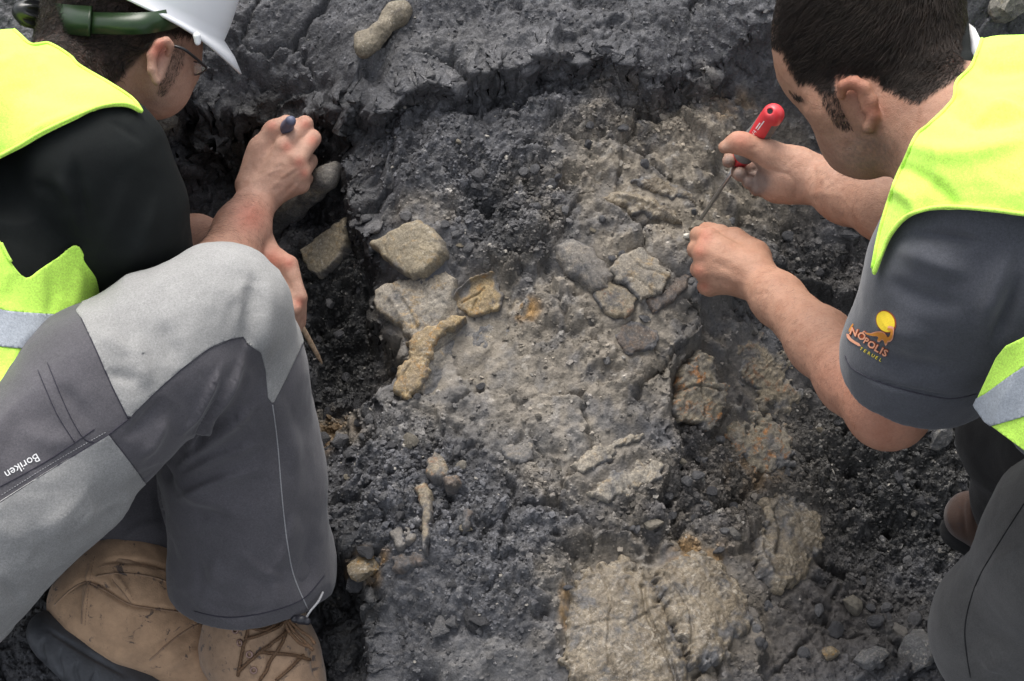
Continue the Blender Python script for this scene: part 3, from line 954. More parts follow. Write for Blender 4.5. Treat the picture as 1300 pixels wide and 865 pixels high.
def strands(name, v, t, polys, num, length, comb, mat, parent, seed=1, lift=.35, jit=.35, r0=.00022, facing_only=False, curl=0.0, lenf=None):
    """many short hairs rooted on a surface inside the outlines"""
    rg = np.random.default_rng(seed)
    x, y, d = pix(v)
    f = np.full(len(v), -1e9)
    for p in polys:
        f = np.maximum(f, poly_sd(x, y, np.array(p, float)))
    n = vnormals(v, t)
    ok = (f[t] > 0).all(1)
    if facing_only:
        ok &= facing(v, n)[t].mean(1) > -.02
    tt = t[ok]
    ar = np.linalg.norm(np.cross(v[tt[:, 1]] - v[tt[:, 0]], v[tt[:, 2]] - v[tt[:, 0]]), axis=1)
    k = rg.choice(len(tt), num, p=ar / ar.sum())
    a = rg.random((num, 2)); s = a.sum(1) > 1; a[s] = 1 - a[s]
    w = np.stack([1 - a.sum(1), a[:, 0], a[:, 1]], 1)
    root = (v[tt[k]] * w[:, :, None]).sum(1); nn = (n[tt[k]] * w[:, :, None]).sum(1)
    nn /= np.linalg.norm(nn, axis=1, keepdims=True)
    cb = comb(root, nn) + rg.normal(0, jit, (num, 3))
    low = np.stack([fbm(root, 60, 2, seed + 3), fbm(root, 60, 2, seed + 4), fbm(root, 60, 2, seed + 5)], 1)
    cb = cb + low * jit * 1.2
    cb = cb - nn * (cb * nn).sum(1, keepdims=True)
    cb /= np.linalg.norm(cb, axis=1, keepdims=True) + 1e-9
    L_ = length * rg.uniform(.6, 1.15, num)
    if lenf is not None:
        L_ = L_ * lenf(root)
    cr = np.cross(nn, cb)
    seg = 4
    ph = rg.uniform(0, 6.28, num)
    pts = []
    for i in range(seg):
        u = i / (seg - 1)
        pts.append(root - nn * .0006 + nn * (L_ * lift * (u - .45 * u * u))[:, None] + cb * (L_ * u * (1 - .1 * u))[:, None] + cr * (curl * L_ * np.sin(ph + u * 3.5) * u)[:, None])
    pts = np.stack(pts, 1)
    rr = np.array([1.0, .9, .7, .25]) * r0
    V = []
    for i in range(seg):
        for s in range(3):
            th = 2.094 * s
            V.append(pts[:, i] + rr[i] * (math.cos(th) * nn + math.sin(th) * cr))
    V = np.stack(V, 1).reshape(-1, 3)
    q = np.array([(i * 3 + s, i * 3 + (s + 1) % 3, i * 3 + 3 + (s + 1) % 3, i * 3 + 3 + s) for i in range(seg - 1) for s in range(3)])
    Q = (q[None] + (np.arange(num) * seg * 3)[:, None, None]).reshape(-1, 4)
    o_ = obj(name, mesh_np(name, V, Q), mat, parent)
    return o_ if name == 'hair' else tag(o_, kind='stuff')

def decal(name, tree, polys2d, mat, parent, lift=.0006, res=3.0, th=.0004):
    """thin print: outlines in photo pixels laid onto the surface of a cloth"""
    V, T, o = [], [], 0
    for poly in polys2d:
        p = np.array(poly, float)
        bm = bmesh.new()
        vs = [bm.verts.new((a, b, 0)) for a, b in p]
        f = bm.faces.new(vs)
        bmesh.ops.triangulate(bm, faces=[f])
        bmesh.ops.subdivide_edges(bm, edges=[e for e in bm.edges if e.calc_length() > res], cuts=2, use_grid_fill=False)
        bmesh.ops.triangulate(bm, faces=bm.faces[:])
        bm.verts.index_update()
        loc = []
        for q in bm.verts:
            h, n = hit(tree, q.co.x, q.co.y)
            loc.append(None if h is None else h + n * lift)
        idx = {}
        for f in bm.faces:
            ids = [q.index for q in f.verts]
            if any(loc[k] is None for k in ids):
                continue
            for k in ids:
                if k not in idx:
                    idx[k] = o; o += 1; V.append(loc[k])
            T.append([idx[k] for k in ids])
        bm.free()
    if not T:
        return None
    V = np.array(V); T = np.array(T)
    fn = np.cross(V[T[:, 1]] - V[T[:, 0]], V[T[:, 2]] - V[T[:, 0]])
    fl = ((CAM - V[T[:, 0]]) * fn).sum(1) < 0
    T[fl] = T[fl][:, ::-1]
    return obj(name, mesh_np(name, V, T, False), mat, parent)

def text_polys(txt, size, bold=0.0):
    """filled triangles of a text in its own plane"""
    cu = bpy.data.curves.new('t', 'FONT'); cu.body = txt; cu.size = size; cu.resolution_u = 2; cu.offset = bold * size
    o = bpy.data.objects.new('t', cu); COL.objects.link(o)
    dg = bpy.context.evaluated_depsgraph_get(); dg.update()
    me = bpy.data.meshes.new_from_object(o.evaluated_get(dg))
    me.calc_loop_triangles()
    v = np.array([q.co[:2] for q in me.vertices]); t = np.array([q.vertices[:] for q in me.loop_triangles])
    bpy.data.objects.remove(o); bpy.data.curves.remove(cu); bpy.data.meshes.remove(me)
    return v, t

def text_on(name, tree, txt, size, origin, xdir, ydir, mat, parent, lift=.0007, bold=0.0):
    v, t = text_polys(txt, size, bold)
    o, xd, yd = (np.array(q, float) for q in (origin, xdir, ydir))
    V = []
    for a, b in v:
        px, py = o + a * xd + b * yd
        h, n = hit(tree, px, py)
        V.append(P(px, py, 2.0) if h is None else h + n * lift)
    V = np.array(V)
    fn = np.cross(V[t[:, 1]] - V[t[:, 0]], V[t[:, 2]] - V[t[:, 0]])
    fl = ((CAM - V[t[:, 0]]) * fn).sum(1) < 0
    t[fl] = t[fl][:, ::-1]
    return obj(name, mesh_np(name, V, t, False), mat, parent)

def seam(tree, pts, r, lift=.0002, n=8, dash=None):
    """a raised seam following a surface along a line given on the photograph"""
    run, best = [], []
    for a, b in smooth_poly(pts, n, False):
        h, nn = hit(tree, a, b)
        if h is None or (run and np.linalg.norm(h - run[-1]) > .02):
            run = []
        if h is not None:
            run.append(h + nn * lift)
            if len(run) > len(best):
                best = list(run)
    return tube_mesh(best, r, 5) if len(best) > 2 else None

def stitches(tree, pts, r=.0004, ln=2.2, gap=1.6):
    p = smooth_poly(pts, 12, False)
    seg = np.hypot(*(p[1:] - p[:-1]).T); cum = np.concatenate([[0], np.cumsum(seg)])
    out = []
    s = 0
    while s + ln < cum[-1]:
        pp = [np.array([np.interp(u, cum, p[:, 0]), np.interp(u, cum, p[:, 1])]) for u in (s, s + ln)]
        hs = [hit(tree, *q) for q in pp]
        if all(h[0] is not None for h in hs) and np.linalg.norm(hs[0][0] - hs[1][0]) < .01:
            out.append(tube_mesh([h[0] + h[1] * .0003 for h in hs], r, 4))
        s += ln + gap
    return out

# ================================================================== MAN ON THE LEFT
ml = empty('person', PZ(150, 800, -.12), 'person in yellow vest, white hard hat and grey trousers crouching with raised knee', 'person')

# ---- body: head, neck, trunk, both arms and hands as one skin
ops = []
ops += ball(152, 26, 1.95, 97, 92, 86, k=.01)
ops += chain([(178, 40, 1.95, 72), (196, 92, 1.955, 46), (197, 112, 1.96, 36)], .03)
ops += chain([(228, 62, 1.96, 22), (232, 92, 1.985, 17)], .02)
ops += chain([(120, 60, 1.95, 60), (60, 165, 1.86, 68)], .03)
ops += chain([(60, 165, 1.86, 80), (-10, 330, 1.82, 100), (-40, 560, 1.76, 110)], .03)
ops += chain([(60, 180, 1.82, 60), (115, 210, 1.77, 50), (255, 402, 1.925, 37)], .02)
ops += chain([(255, 402, 1.925, 38), (285, 340, 1.99, 39), (307, 292, 2.045, 34), (324, 258, 2.085, 27)], .015)
ops += chain([(60, 170, 1.90, 60), (130, 150, 2.05, 48), (165, 305, 2.14, 36), (250, 302, 2.11, 27), (322, 318, 2.06, 23)], .015)
# right hand
for mcp in ((361, 188, 2.088, 12.5), (376, 204, 2.083, 13), (382, 220, 2.088, 12), (382, 235, 2.097, 11)):
    ops += chain([(330, 247, 2.092, 19), mcp], .012)
    ops += chain([(335, 240, 2.115, 16), (mcp[0] - 3, mcp[1], mcp[2] + .022, 10)], .012)
ops += chain([(361, 188, 2.088, 12.5), (387, 158, 2.108, 10.5), (378, 160, 2.145, 9), (366, 166, 2.165, 8)], .004)
ops += chain([(376, 204, 2.083, 13), (397, 176, 2.108, 10.8), (388, 178, 2.15, 9), (374, 182, 2.168, 8)], .003)
ops += chain([(382, 220, 2.088, 12), (393, 205, 2.128, 10), (384, 203, 2.16, 8.5), (372, 200, 2.17, 8)], .003)
ops += chain([(382, 235, 2.097, 11), (388, 227, 2.135, 9), (378, 222, 2.16, 8)], .003)
ops += chain([(318, 235, 2.10, 20), (331, 188, 2.10, 14), (347, 165, 2.098, 11.5), (364, 155, 2.105, 9.5)], .007)
ops += ball(330, 205, 2.105, 17, 22, 17, k=.012)
# left hand
for a, b, dd in ((366, 336, 2.025), (361, 350, 2.03), (355, 364, 2.035), (349, 376, 2.04)):
    ops += chain([(326, 320, 2.06, 20), (a, b, dd, 12)], .012)
ops += chain([(366, 336, 2.025, 12), (380, 378, 2.02, 10), (381, 410, 2.04, 8)], .003)
ops += chain([(361, 350, 2.03, 12), (373, 392, 2.015, 10), (375, 420, 2.035, 8)], .003)
ops += chain([(355, 364, 2.035, 12), (365, 402, 2.015, 9.5), (367, 426, 2.035, 8)], .003)
ops += chain([(349, 376, 2.04, 11), (356, 410, 2.02, 8.5), (358, 430, 2.035, 7)], .003)
ops += chain([(334, 330, 2.075, 17), (359, 360, 2.09, 12), (371, 395, 2.07, 9.5)], .006)
# ear
ear = [(199, 104, 1.868, 5.5), (193, 88, 1.864, 6), (193, 70, 1.862, 6.5), (201, 56, 1.862, 6.5), (211, 52, 1.864, 5.5), (217, 58, 1.868, 4.5), (214, 68, 1.874, 4)]
ops += chain([(200, 100, 1.878, 9), (204, 70, 1.885, 14)], .01, k0=.012)
ops += [(-1, .005, Cone(P(207, 92, 1.862), P(209, 66, 1.864), 7 * 1.86 / FPX, 6.5 * 1.86 / FPX))]
ops += chain(ear, .003, k0=.004)
v, q = mesh_sdf(ops, .0021)
v, t, n = finish(v, q, 2)
for pts, w, am in (([(338, 245), (360, 225), (383, 207)], 3.2, .0011), ([(352, 262), (372, 240), (386, 222)], 3.0, .0011), ([(330, 235), (350, 212), (364, 190)], 3.2, .0008),
                   ([(316, 250), (332, 226), (352, 216), (362, 214)], 2.2, .0010), ([(348, 232), (366, 224), (381, 213)], 2.4, -.0009), ([(356, 250), (372, 236), (383, 228)], 2.2, -.0010),
                   ([(300, 300), (322, 262), (345, 240)], 3, .0008), ([(362, 180), (372, 170)], 4, .0004), ([(392, 166), (397, 172)], 4, .0005)):
    v = fold(v, n, pts, w, am)
v = wrinkle(v, n, 160, .0005, 5)
n = vnormals(v, t)
x, y, d = pix(v)
HAIR_L = [(20, -60), (30, 40), (62, 56), (100, 84), (138, 112), (152, 101), (172, 80), (189, 62), (200, 46), (228, 44), (250, 48), (262, -60)]
BURN_L = [(222, 55), (236, 58), (234, 80), (222, 104), (211, 122), (199, 120), (204, 104), (213, 86), (218, 68)]
col = np.ones((len(v), 3))
hd = np.clip(poly_sd(x, y, np.array(HAIR_L, float)) / 6 + .5, 0, 1) * (y < 140) * (d > 1.7)
bd = np.clip(poly_sd(x, y, np.array(BURN_L, float)) / 5 + .5, 0, 1)
col *= (1 - .88 * hd)[:, None] * (1 - .3 * bd * (d < 1.96))[:, None]
stub = np.exp(-((x - 195) / 22) ** 2 - ((y - 128) / 16) ** 2) * (y < 170)
col *= 1 - stub[:, None] * np.array([.28, .24, .2])
def red(col, a, b, r, s):
    g_ = np.exp(-((x - a) ** 2 + (y - b) ** 2) / r ** 2)[:, None]
    return col * (1 - g_ * s * np.array([0, .38, .42])) * (1 + g_ * s * np.array([.06, 0, 0]))
for a, b, r in ((364, 186, 7), (380, 206, 7), (386, 220, 6), (388, 158, 7), (397, 178, 7), (345, 160, 7), (367, 334, 8), (380, 384, 7), (318, 275, 22), (199, 66, 12), (205, 58, 9), (346, 330, 14)):
    col = red(col, a, b, r, .75)
arm = np.exp(-((x - 295) ** 2 + (y - 300) ** 2) / 45 ** 2) + np.exp(-((x - 245) ** 2 + (y - 297) ** 2) / 40 ** 2)
col *= 1 - arm[:, None] * np.array([.10, .14, .16])
me = mesh_np('body', v, t); set_col(me, 'Col', col)
obj('body', me, M_SKIN_L, ml)
BODY_L = (v, t)
back = CV(-.75, -.45, -.1)
hl = strands('hair', v, t, [HAIR_L], 9000, .016, lambda r, n_: np.repeat(back[None], len(r), 0), M_HAIR_B, ml, 3, .45, .5, .00032, curl=.25)
strands('sideburn', v, t, [BURN_L], 430, .006, lambda r, n_: np.repeat(CV(-.2, -1, 0)[None], len(r), 0), M_HAIR_B, ml, 4, .4, .4, .00016, True)
strands('arm_hair', v, t, [[(262, 310), (275, 278), (296, 250), (320, 240), (345, 262), (340, 300), (330, 318)], [(228, 282), (272, 280), (272, 306), (228, 308)]], 900, .011, lambda r, n_: np.repeat(CV(-.6, -.5, 0)[None], len(r), 0), M_HAIR_B, ml, 5, .35, .5, .00006, True)

# ---- black T-shirt
ops = chain([(40, 175, 1.86, 90), (-10, 320, 1.83, 128), (-40, 520, 1.78, 140)], .04)
ops += chain([(70, 175, 1.85, 70), (118, 205, 1.775, 84), (155, 272, 1.80, 74), (178, 325, 1.845, 57), (190, 345, 1.86, 52)], .03)
ops += chain([(50, 165, 1.93, 70), (130, 160, 2.07, 58), (160, 270, 2.13, 52)], .03)
ops += [(-1, .004, Cone(P(182, 340, 1.855), P(215, 392, 1.90), 46 * 1.85 / FPX, 60 * 1.88 / FPX))]
v, q = mesh_sdf(ops, .0034)
v, t, n = finish(v, q, 3)
v = wrinkle(v, n, 9, .005, 21)
v = crease(v, n, 8, .005, 321)
for pts, w, am in (([(92, 190), (100, 240), (112, 300)], 9, -.006), ([(70, 215), (88, 260), (98, 305)], 12, .007), ([(120, 330), (150, 270), (165, 215)], 14, .004), ([(150, 350), (185, 300), (200, 240)], 10, .004),
                   ([(30, 230), (70, 250), (95, 300)], 10, -.005), ([(130, 150), (160, 165), (185, 185)], 5, -.0025)):
    v = fold(v, n, pts, w, am)
obj('t_shirt', mesh_np('t_shirt', v, t), M_BLACK, ml)

# ---- yellow vest
ops = chain([(20, 165, 1.86, 118), (-40, 200, 1.82, 150), (-20, 330, 1.82, 142), (-50, 530, 1.77, 155)], .04)
ops += chain([(60, 150, 1.86, 96), (118, 205, 1.772, 93), (155, 272, 1.80, 80)], .03)
ops += chain([(55, 130, 1.89, 80), (150, 150, 1.93, 42)], .03)
v, q = mesh_sdf(ops, .0034)
v, t, n = finish(v, q, 3)
v = wrinkle(v, n, 8, .005, 27)
v = crease(v, n, 9, .0045, 331)
v = crease(v, n, 22, .0018, 335)
for pts, w, am in (([(0, 60), (50, 80), (100, 110)], 9, .004), ([(0, 110), (60, 120), (130, 135)], 14, -.004), ([(20, 175), (80, 150), (140, 132)], 6, .003), ([(60, 330), (70, 370), (60, 420)], 10, -.004), ([(95, 325), (100, 360), (85, 410)], 8, .004)):
    v = fold(v, n, pts, w, am)
UP_V = smooth_poly([(-450, -250), (-60, -40), (0, 21), (24, 42), (40, 56), (62, 55), (88, 70), (101, 83), (140, 106), (168, 125), (181, 143), (166, 136), (150, 134), (125, 138), (95, 152), (55, 171), (28, 187), (0, 202), (-60, 236), (-105, 300), (-450, 330)], 4)
LO_V = smooth_poly([(-450, 280), (-130, 285), (-90, 292), (-40, 285), (0, 306), (14, 333), (33, 353), (52, 342), (75, 327), (97, 313), (112, 335), (131, 376), (120, 420), (60, 520), (-450, 640)], 4)
v, tin, tout = clip_px(v, t, [UP_V, LO_V])
vx, vy, vd_ = pix(v)
band = poly_sd(vx, vy, smooth_poly([(-450, 330), (-60, 378), (0, 393), (30, 397), (84, 402), (78, 418), (50, 441), (0, 440), (-60, 428), (-450, 390)], 3))
v, tb, tin = split_field(v, tin, band)
vo_ = sheet('vest', v, tin, M_VEST, ml, 0, .002)
sheet('reflective_band', v, tb, M_REFL, vo_, .0012, .0012)
VT = bvh(v, tin)
for e_ in ([(0, 198), (28, 183), (55, 167), (95, 148), (125, 136), (150, 132), (166, 134), (180, 142)], [(1, 309), (14, 333), (33, 351), (52, 340), (75, 325), (96, 312)], [(1, 23), (24, 44), (40, 57), (62, 56), (88, 71), (101, 84), (140, 107), (168, 126), (180, 142)]):
    s_ = seam(VT, e_, .0022, .0004)
    if s_: obj('edge_binding', mesh_np('edge_binding', *s_), M_VEST, vo_)

# ---- grey two-tone trousers
hem_c, hem_ax = P(326, 742, 1.985), P(325, 775, 2.0) - P(312, 620, 1.93)
ops = chain([(-90, 680, 1.72, 165), (20, 606, 1.73, 128), (130, 504, 1.745, 114), (215, 440, 1.765, 98), (280, 396, 1.785, 87)], .02)
ops += chain([(280, 396, 1.785, 87), (294, 480, 1.85, 97), (309, 610, 1.925, 103), (320, 720, 1.975, 101), (329, 830, 2.03, 98)], .015)
ops += [(-1, .02, Cone(P(190, 650, 1.80), P(215, 600, 1.86), 14 * 1.8 / FPX, 6 * 1.8 / FPX))]
ops += chain([(-90, 640, 1.9, 170), (120, 520, 2.02, 90), (250, 430, 2.03, 72), (215, 560, 2.06, 66), (180, 650, 2.06, 60), (172, 705, 2.07, 56)], .02, k0=.03)
ops += [(-1, .003, Box(hem_c + hem_ax / np.linalg.norm(hem_ax) * .1, (hem_ax, RGT), (.1, .2, .2)))]
ops += [(-1, .003, Cone(P(320, 700, 1.965), P(330, 820, 2.03), 94 * 1.98 / FPX, 93 * 2.02 / FPX))]
ax2 = P(172, 705, 2.07) - P(180, 650, 2.06)
ops += [(-1, .003, Box(P(171, 686, 2.07) + ax2 / np.linalg.norm(ax2) * .06, (ax2, RGT), (.06, .09, .09)))]
v, q = mesh_sdf(ops, .0034)
v, t, n = finish(v, q, 3)
v = wrinkle(v, n, 7, .006, 33)
n = vnormals(v, t)
v = wrinkle(v, n, 22, .0018, 35)
n = vnormals(v, t)
v = crease(v, n, 9, .0042, 301)
v = crease(v, n, 20, .0022, 311)
n = vnormals(v, t)
for pts, w, am, sh in (([(228, 585), (262, 530), (300, 470), (312, 440)], 9, .009, 1), ([(218, 600), (255, 565), (300, 530), (335, 505)], 12, .008, 1), ([(240, 590), (262, 545), (296, 486)], 6, -.008, 0),
                       ([(225, 608), (280, 575), (340, 560)], 12, .006, 1), ([(235, 640), (270, 655), (300, 660)], 8, -.004, 0), ([(228, 620), (250, 632), (285, 640)], 8, .004, 0),
                       ([(303, 470), (312, 425), (318, 395), (326, 330)], 11, -.004, 0), ([(330, 475), (336, 425), (340, 385), (340, 340)], 14, .004, 0), 
                       ([(365, 520), (372, 580), (372, 650)], 12, .004, 0), ([(248, 700), (262, 740), (300, 775)], 10, -.004, 0), ([(330, 740), (360, 690), (372, 640)], 14, .005, 1), ([(380, 770), (392, 720), (398, 660)], 12, -.005, 0), ([(250, 760), (300, 778), (350, 770)], 6, -.003, 0),
                       ([(170, 420), (180, 470), (190, 500)], 14, .004, 0), ([(200, 400), (215, 440), (228, 470)], 12, -.003, 0), ([(150, 560), (180, 540), (210, 500)], 9, -.005, 0), ([(172, 590), (195, 560), (215, 520)], 8, .005, 0),
                       ([(60, 480), (100, 520), (120, 560)], 12, -.003, 0), ([(20, 540), (60, 560), (110, 560)], 14, .003, 0), ([(40, 690), (90, 660), (140, 640)], 16, .004, 0), ([(0, 730), (20, 760), (30, 770)], 8, -.004, 0), ([(110, 690), (150, 650), (175, 615)], 9, .003, 0),
                       ([(195, 600), (203, 640), (210, 680)], 7, -.003, 0), ([(215, 640), (250, 620), (300, 600), (345, 590)], 10, .005, 1), ([(222, 560), (250, 520), (285, 455)], 7, .006, 1), ([(330, 540), (350, 620), (352, 700)], 16, .004, 0), ([(300, 690), (330, 720), (372, 735)], 10, .004, 1), ([(255, 770), (270, 735), (275, 700)], 9, .004, 0), ([(310, 785), (318, 760), (315, 735)], 7, .003, 0), ([(350, 778), (352, 755), (346, 730)], 7, .003, 0), ([(270, 330), (300, 335), (340, 360)], 12, .002, 0), ([(120, 420), (150, 440), (175, 450)], 10, .003, 0), ([(130, 470), (160, 480), (185, 478)], 9, -.003, 0), ([(150, 690), (180, 668), (212, 662)], 5, .003, 0)):
    v = fold(v, n, pts, w, am * 1.35, bool(sh))
KNEE = [(103, 404), (120, 440), (142, 490), (163, 532), (195, 500), (230, 469), (265, 443), (292, 431), (309, 428), (316, 438), (331, 447), (337, 470), (340, 505), (346, 513), (362, 482), (384, 436), (420, 400), (400, 280), (250, 250), (150, 330), (96, 395)]
SEAT = [(138, 552), (160, 580), (184, 613), (196, 640), (120, 760), (0, 860), (-450, 1000), (-450, 900), (-100, 700), (0, 636), (70, 592)]
xx, yy, dd_ = pix(v)
f = np.maximum(poly_sd(xx, yy, np.array(KNEE, float)), poly_sd(xx, yy, np.array(SEAT, float)))
f = np.where(dd_ > 1.965, -5, f)
f = np.where((yy > 540) & (xx > 190), -5, f)
v, tl, td = split_field(v, t, f)
vd2, td2 = compact(v, td)
tro = obj('trousers', mesh_np('trousers', vd2, td2), M_TDARK, ml)
sheet('light_panel', v, tl, M_TLIGHT, tro, .0009, .0015)
TT = bvh(np.concatenate([v]), np.concatenate([td, tl]))
def seams_l(pl, r, mat, nm):
    for p_ in pl:
        s = seam(TT, p_, r)
        if s: obj(nm, mesh_np(nm, *s), mat, tro)
seams_l([[(346, 514), (352, 560), (357, 620), (361, 660), (368, 710), (376, 740), (392, 776)]], .0008, M_THREAD, 'side_seam')
seams_l([[(103, 404), (120, 440), (142, 490), (163, 532)], [(163, 532), (195, 500), (230, 469), (265, 443), (292, 431), (309, 428)], [(138, 552), (160, 580), (184, 613)], [(138, 552), (70, 593), (0, 638)], [(163, 532), (138, 552)]], .0009, M_THREADD, 'panel_seam')
seams_l([[(284, 358), (286, 390), (287, 420)], [(202, 400), (215, 440), (228, 470)], [(358, 398), (352, 420), (335, 440), (325, 442)]], .0007, M_TLIGHT, 'knee_dart')
seams_l([[(246, 776), (290, 784), (340, 777), (385, 760), (412, 730)]], .0008, M_THREADD, 'hem_seam')
seams_l([[(60, 460), (85, 520), (105, 555), (120, 562)], [(48, 470), (72, 525), (95, 562)], [(120, 545), (60, 585), (0, 618)]], .0007, M_THREADD, 'pocket_seam')
st = []
for p_ in ([(108, 404), (125, 440), (147, 490), (166, 526)], [(280, 358), (282, 390), (283, 420)], [(198, 402), (211, 442), (224, 472)], [(355, 402), (349, 424), (334, 446)], [(134, 549), (70, 586), (0, 630)]):
    st += stitches(TT, p_)
V_, F_ = join(st); tag(obj('stitching', mesh_np('stitching', V_, F_), M_THREAD, tro), kind='stuff')
text_on('lettering', TT, 'Boriken', 15.5, (47, 575), np.array([-.86, .50]), np.array([.50, .86]), M_WHITE, tro, .001)
# cord and toggle at the hem
c1 = smooth_poly([P(373, 772, 1.93), P(369, 775, 1.92), P(371, 781, 1.92), P(378, 785, 1.92), P(386, 787, 1.92)], 6, False)
c2 = smooth_poly([P(388, 786, 1.92), P(394, 776, 1.92), P(404, 764, 1.925), P(410, 752, 1.935)], 6, False)
V_, F_ = join([tube_mesh(c1, .0013, 6), tube_mesh(c2, .0013, 6)])
M_CORD = mat_cloth('grey_cord', (.36, .36, .37), var=.1)
obj('hem_cord', mesh_np('hem_cord', V_, F_), M_CORD, tro)
M_RUB = mat_plain('black_plastic', (.02, .02, .026), .4, .2, 60, .05)
v, q = mesh_sdf(chain([(374, 786, 1.915, 5), (390, 789, 1.915, 5)], .002) + ball(382, 787, 1.913, 7, 6, 6, k=.002), .0008)
obj('cord_toggle', mesh_np('cord_toggle', v, q), M_RUB, tro)
# small shiny thing at the pocket
v, q = mesh_sdf(chain([(-14, 690, 1.66, 10), (4, 696, 1.655, 6)], .002), .001)
obj('pocket_toggle', mesh_np('pocket_toggle', v, q), M_RUB, tro)
v, q = mesh_sdf(chain([(118, 700, 2.07, 12), (150, 694, 2.05, 12), (185, 698, 2.05, 14)], .01), .002)
M_SOCK = mat_cloth('red_knit', (.26, .02, .025), var=.3, blot=120)
v_, t_, n_ = finish(v, q, 1)
obj('sock', mesh_np('sock', v_, t_), M_SOCK, ml)

# ---- boots
def mat_leather(name, c):
    m, N, L, B = mat_new(name)
    tc = N.new('ShaderNodeTexCoord').outputs['Object']
    a = noise_node(N, L, 30, 6, .7, tc); b = noise_node(N, L, 55, 5, .75, tc, .6); e = noise_node(N, L, 500, 3, .6, tc)
    col = ramp(N, L, a.outputs[0], [(.25, tuple(q * .62 for q in c)), (.55, c), (.8, tuple(min(1, q * 1.25) for q in c))])
    col = mixc(N, L, col, (.045, .042, .05), ramp(N, L, b.outputs[0], [(.58, 0.0), (.64, .8)]))
    L.new(col, B.inputs['Base Color']); B.inputs['Roughness'].default_value = .8; B.inputs['Specular IOR Level'].default_value = .25
    B.inputs['Sheen Weight'].default_value = .25
    ad = N.new('ShaderNodeMath'); ad.operation = 'ADD'
    L.new(a.outputs[0], ad.inputs[0]); L.new(e.outputs[0], ad.inputs[1])
    bump(N, L, B, ad.outputs[0], .4, .0015)
    return m
M_NUB = mat_leather('tan_nubuck', (.50, .325, .20))
M_NUB2 = mat_leather('brown_nubuck', (.36, .24, .155))
M_SOLE = mat_plain('slate_rubber_sole', (.058, .061, .068), .6, .35, 40, .3, 300, .002)
# tucked-under boot
nrm = CV(-.62, -.62, .25)
ops = chain([(118, 772, 2.03, 48), (185, 790, 2.045, 56), (255, 838, 2.07, 57), (325, 895, 2.11, 50)], .03)
ops += chain([(150, 780, 2.03, 58), (160, 748, 2.035, 56), (170, 718, 2.045, 54)], .03)
ops += chain([(104, 762, 2.035, 36), (122, 730, 2.045, 32)], .03)
ops += [(-1, .006, Cone(P(171, 712, 2.05), P(180, 660, 2.07), 46 * 2.05 / FPX, 48 * 2.05 / FPX))]
v, q = mesh_sdf(ops, .0026)
v, t, n = finish(v, q, 2)
for pts, w, am in (([(118, 706), (112, 735), (108, 770), (105, 795)], 3, .0022), ([(123, 716), (150, 712), (190, 716), (222, 726)], 3, -.003), ([(140, 722), (155, 742), (168, 765)], 3, .002), ([(132, 722), (147, 745), (160, 768)], 2.5, -.002),
                   ([(75, 760), (110, 738), (140, 752), (170, 768), (240, 776)], 4, -.0035), ([(190, 830), (240, 800), (255, 790)], 7, -.003), ([(210, 850), (262, 820)], 7, .003)):
    v = fold(v, n, pts, w, am * 1.9)
v = wrinkle(v, n, 30, .0018, 44)
bt = obj('boot', mesh_np('boot', v, t), M_NUB, ml)
BT = bvh(v, t)
bax = P(170, 718, 2.045) - P(155, 765, 2.033); bax /= np.linalg.norm(bax)
b1_ = np.cross(bax, FWD); b1_ /= np.linalg.norm(b1_); b2_ = np.cross(bax, b1_)
rc_ = P(169, 722, 2.044)
V_, F_ = tube_mesh([rc_ + .049 * math.cos(u) * b1_ + .049 * math.sin(u) * b2_ + bax * .004 * math.sin(2 * u) for u in np.linspace(0, 2 * math.pi, 49)], .0075, 10, False)
obj('padded_collar', mesh_np('padded_collar', V_, F_), M_NUB2, bt)
for p_, r_s in (([(112, 738), (106, 765), (104, 792)], .0012), ([(70, 768), (92, 748), (112, 740), (140, 754), (170, 769), (236, 778)], .0013), ([(122, 732), (150, 728), (190, 732), (222, 742)], .0011), ([(142, 736), (156, 752), (166, 766)], .0010), ([(190, 838), (228, 806), (252, 792)], .0012)):
    s_ = seam(BT, p_, r_s)
    if s_: obj('seam', mesh_np('seam', *s_), M_NUB2, bt)
sl = [(76, 800, 2.005, 44), (118, 826, 2.015, 48), (190, 868, 2.035, 50), (275, 925, 2.08, 50)]
ops = chain([(a - 4, b + 12, d_, r_ * .95) for a, b, d_, r_ in sl], .02, (nrm, .62))
for k in range(7):
    u = k / 6
    a = np.array([np.interp(u, [0, .33, .66, 1], [s[i] for s in sl]) for i in range(4)])
    b0 = P(a[0] - 24, a[1] + 32, a[2]); side = np.cross(nrm, CV(.8, -.55, .15))
    ops += [(-1, .002, Cone(b0 - side * .05, b0 + side * .05, .0035, .0035))]
v, q = mesh_sdf(ops, .0024)
v, t, n = finish(v, q, 1)
v = fold(v, n, [(48, 792), (75, 808), (115, 832), (170, 864)], 3, -.004)
for k in range(6):
    v = fold(v, n, [(58 + 22 * k, 806 + 14 * k), (52 + 22 * k, 826 + 14 * k), (60 + 22 * k, 850 + 14 * k)], 3, -.005)
v = wrinkle(v, n, 40, .001, 46)
obj('sole', mesh_np('sole', v, t), M_SOLE, bt)
st = stitches(BT, [(120, 707), (114, 735), (110, 770), (108, 795)], .0004, 2.4, 1.5) + stitches(BT, [(143, 722), (158, 742), (171, 765)], .0004) + stitches(BT, [(126, 720), (150, 716), (190, 720), (220, 730)], .0004)
if st:
    V_, F_ = join(st); tag(obj('stitching', mesh_np('stitching', V_, F_), M_NUB2, bt), kind='stuff')
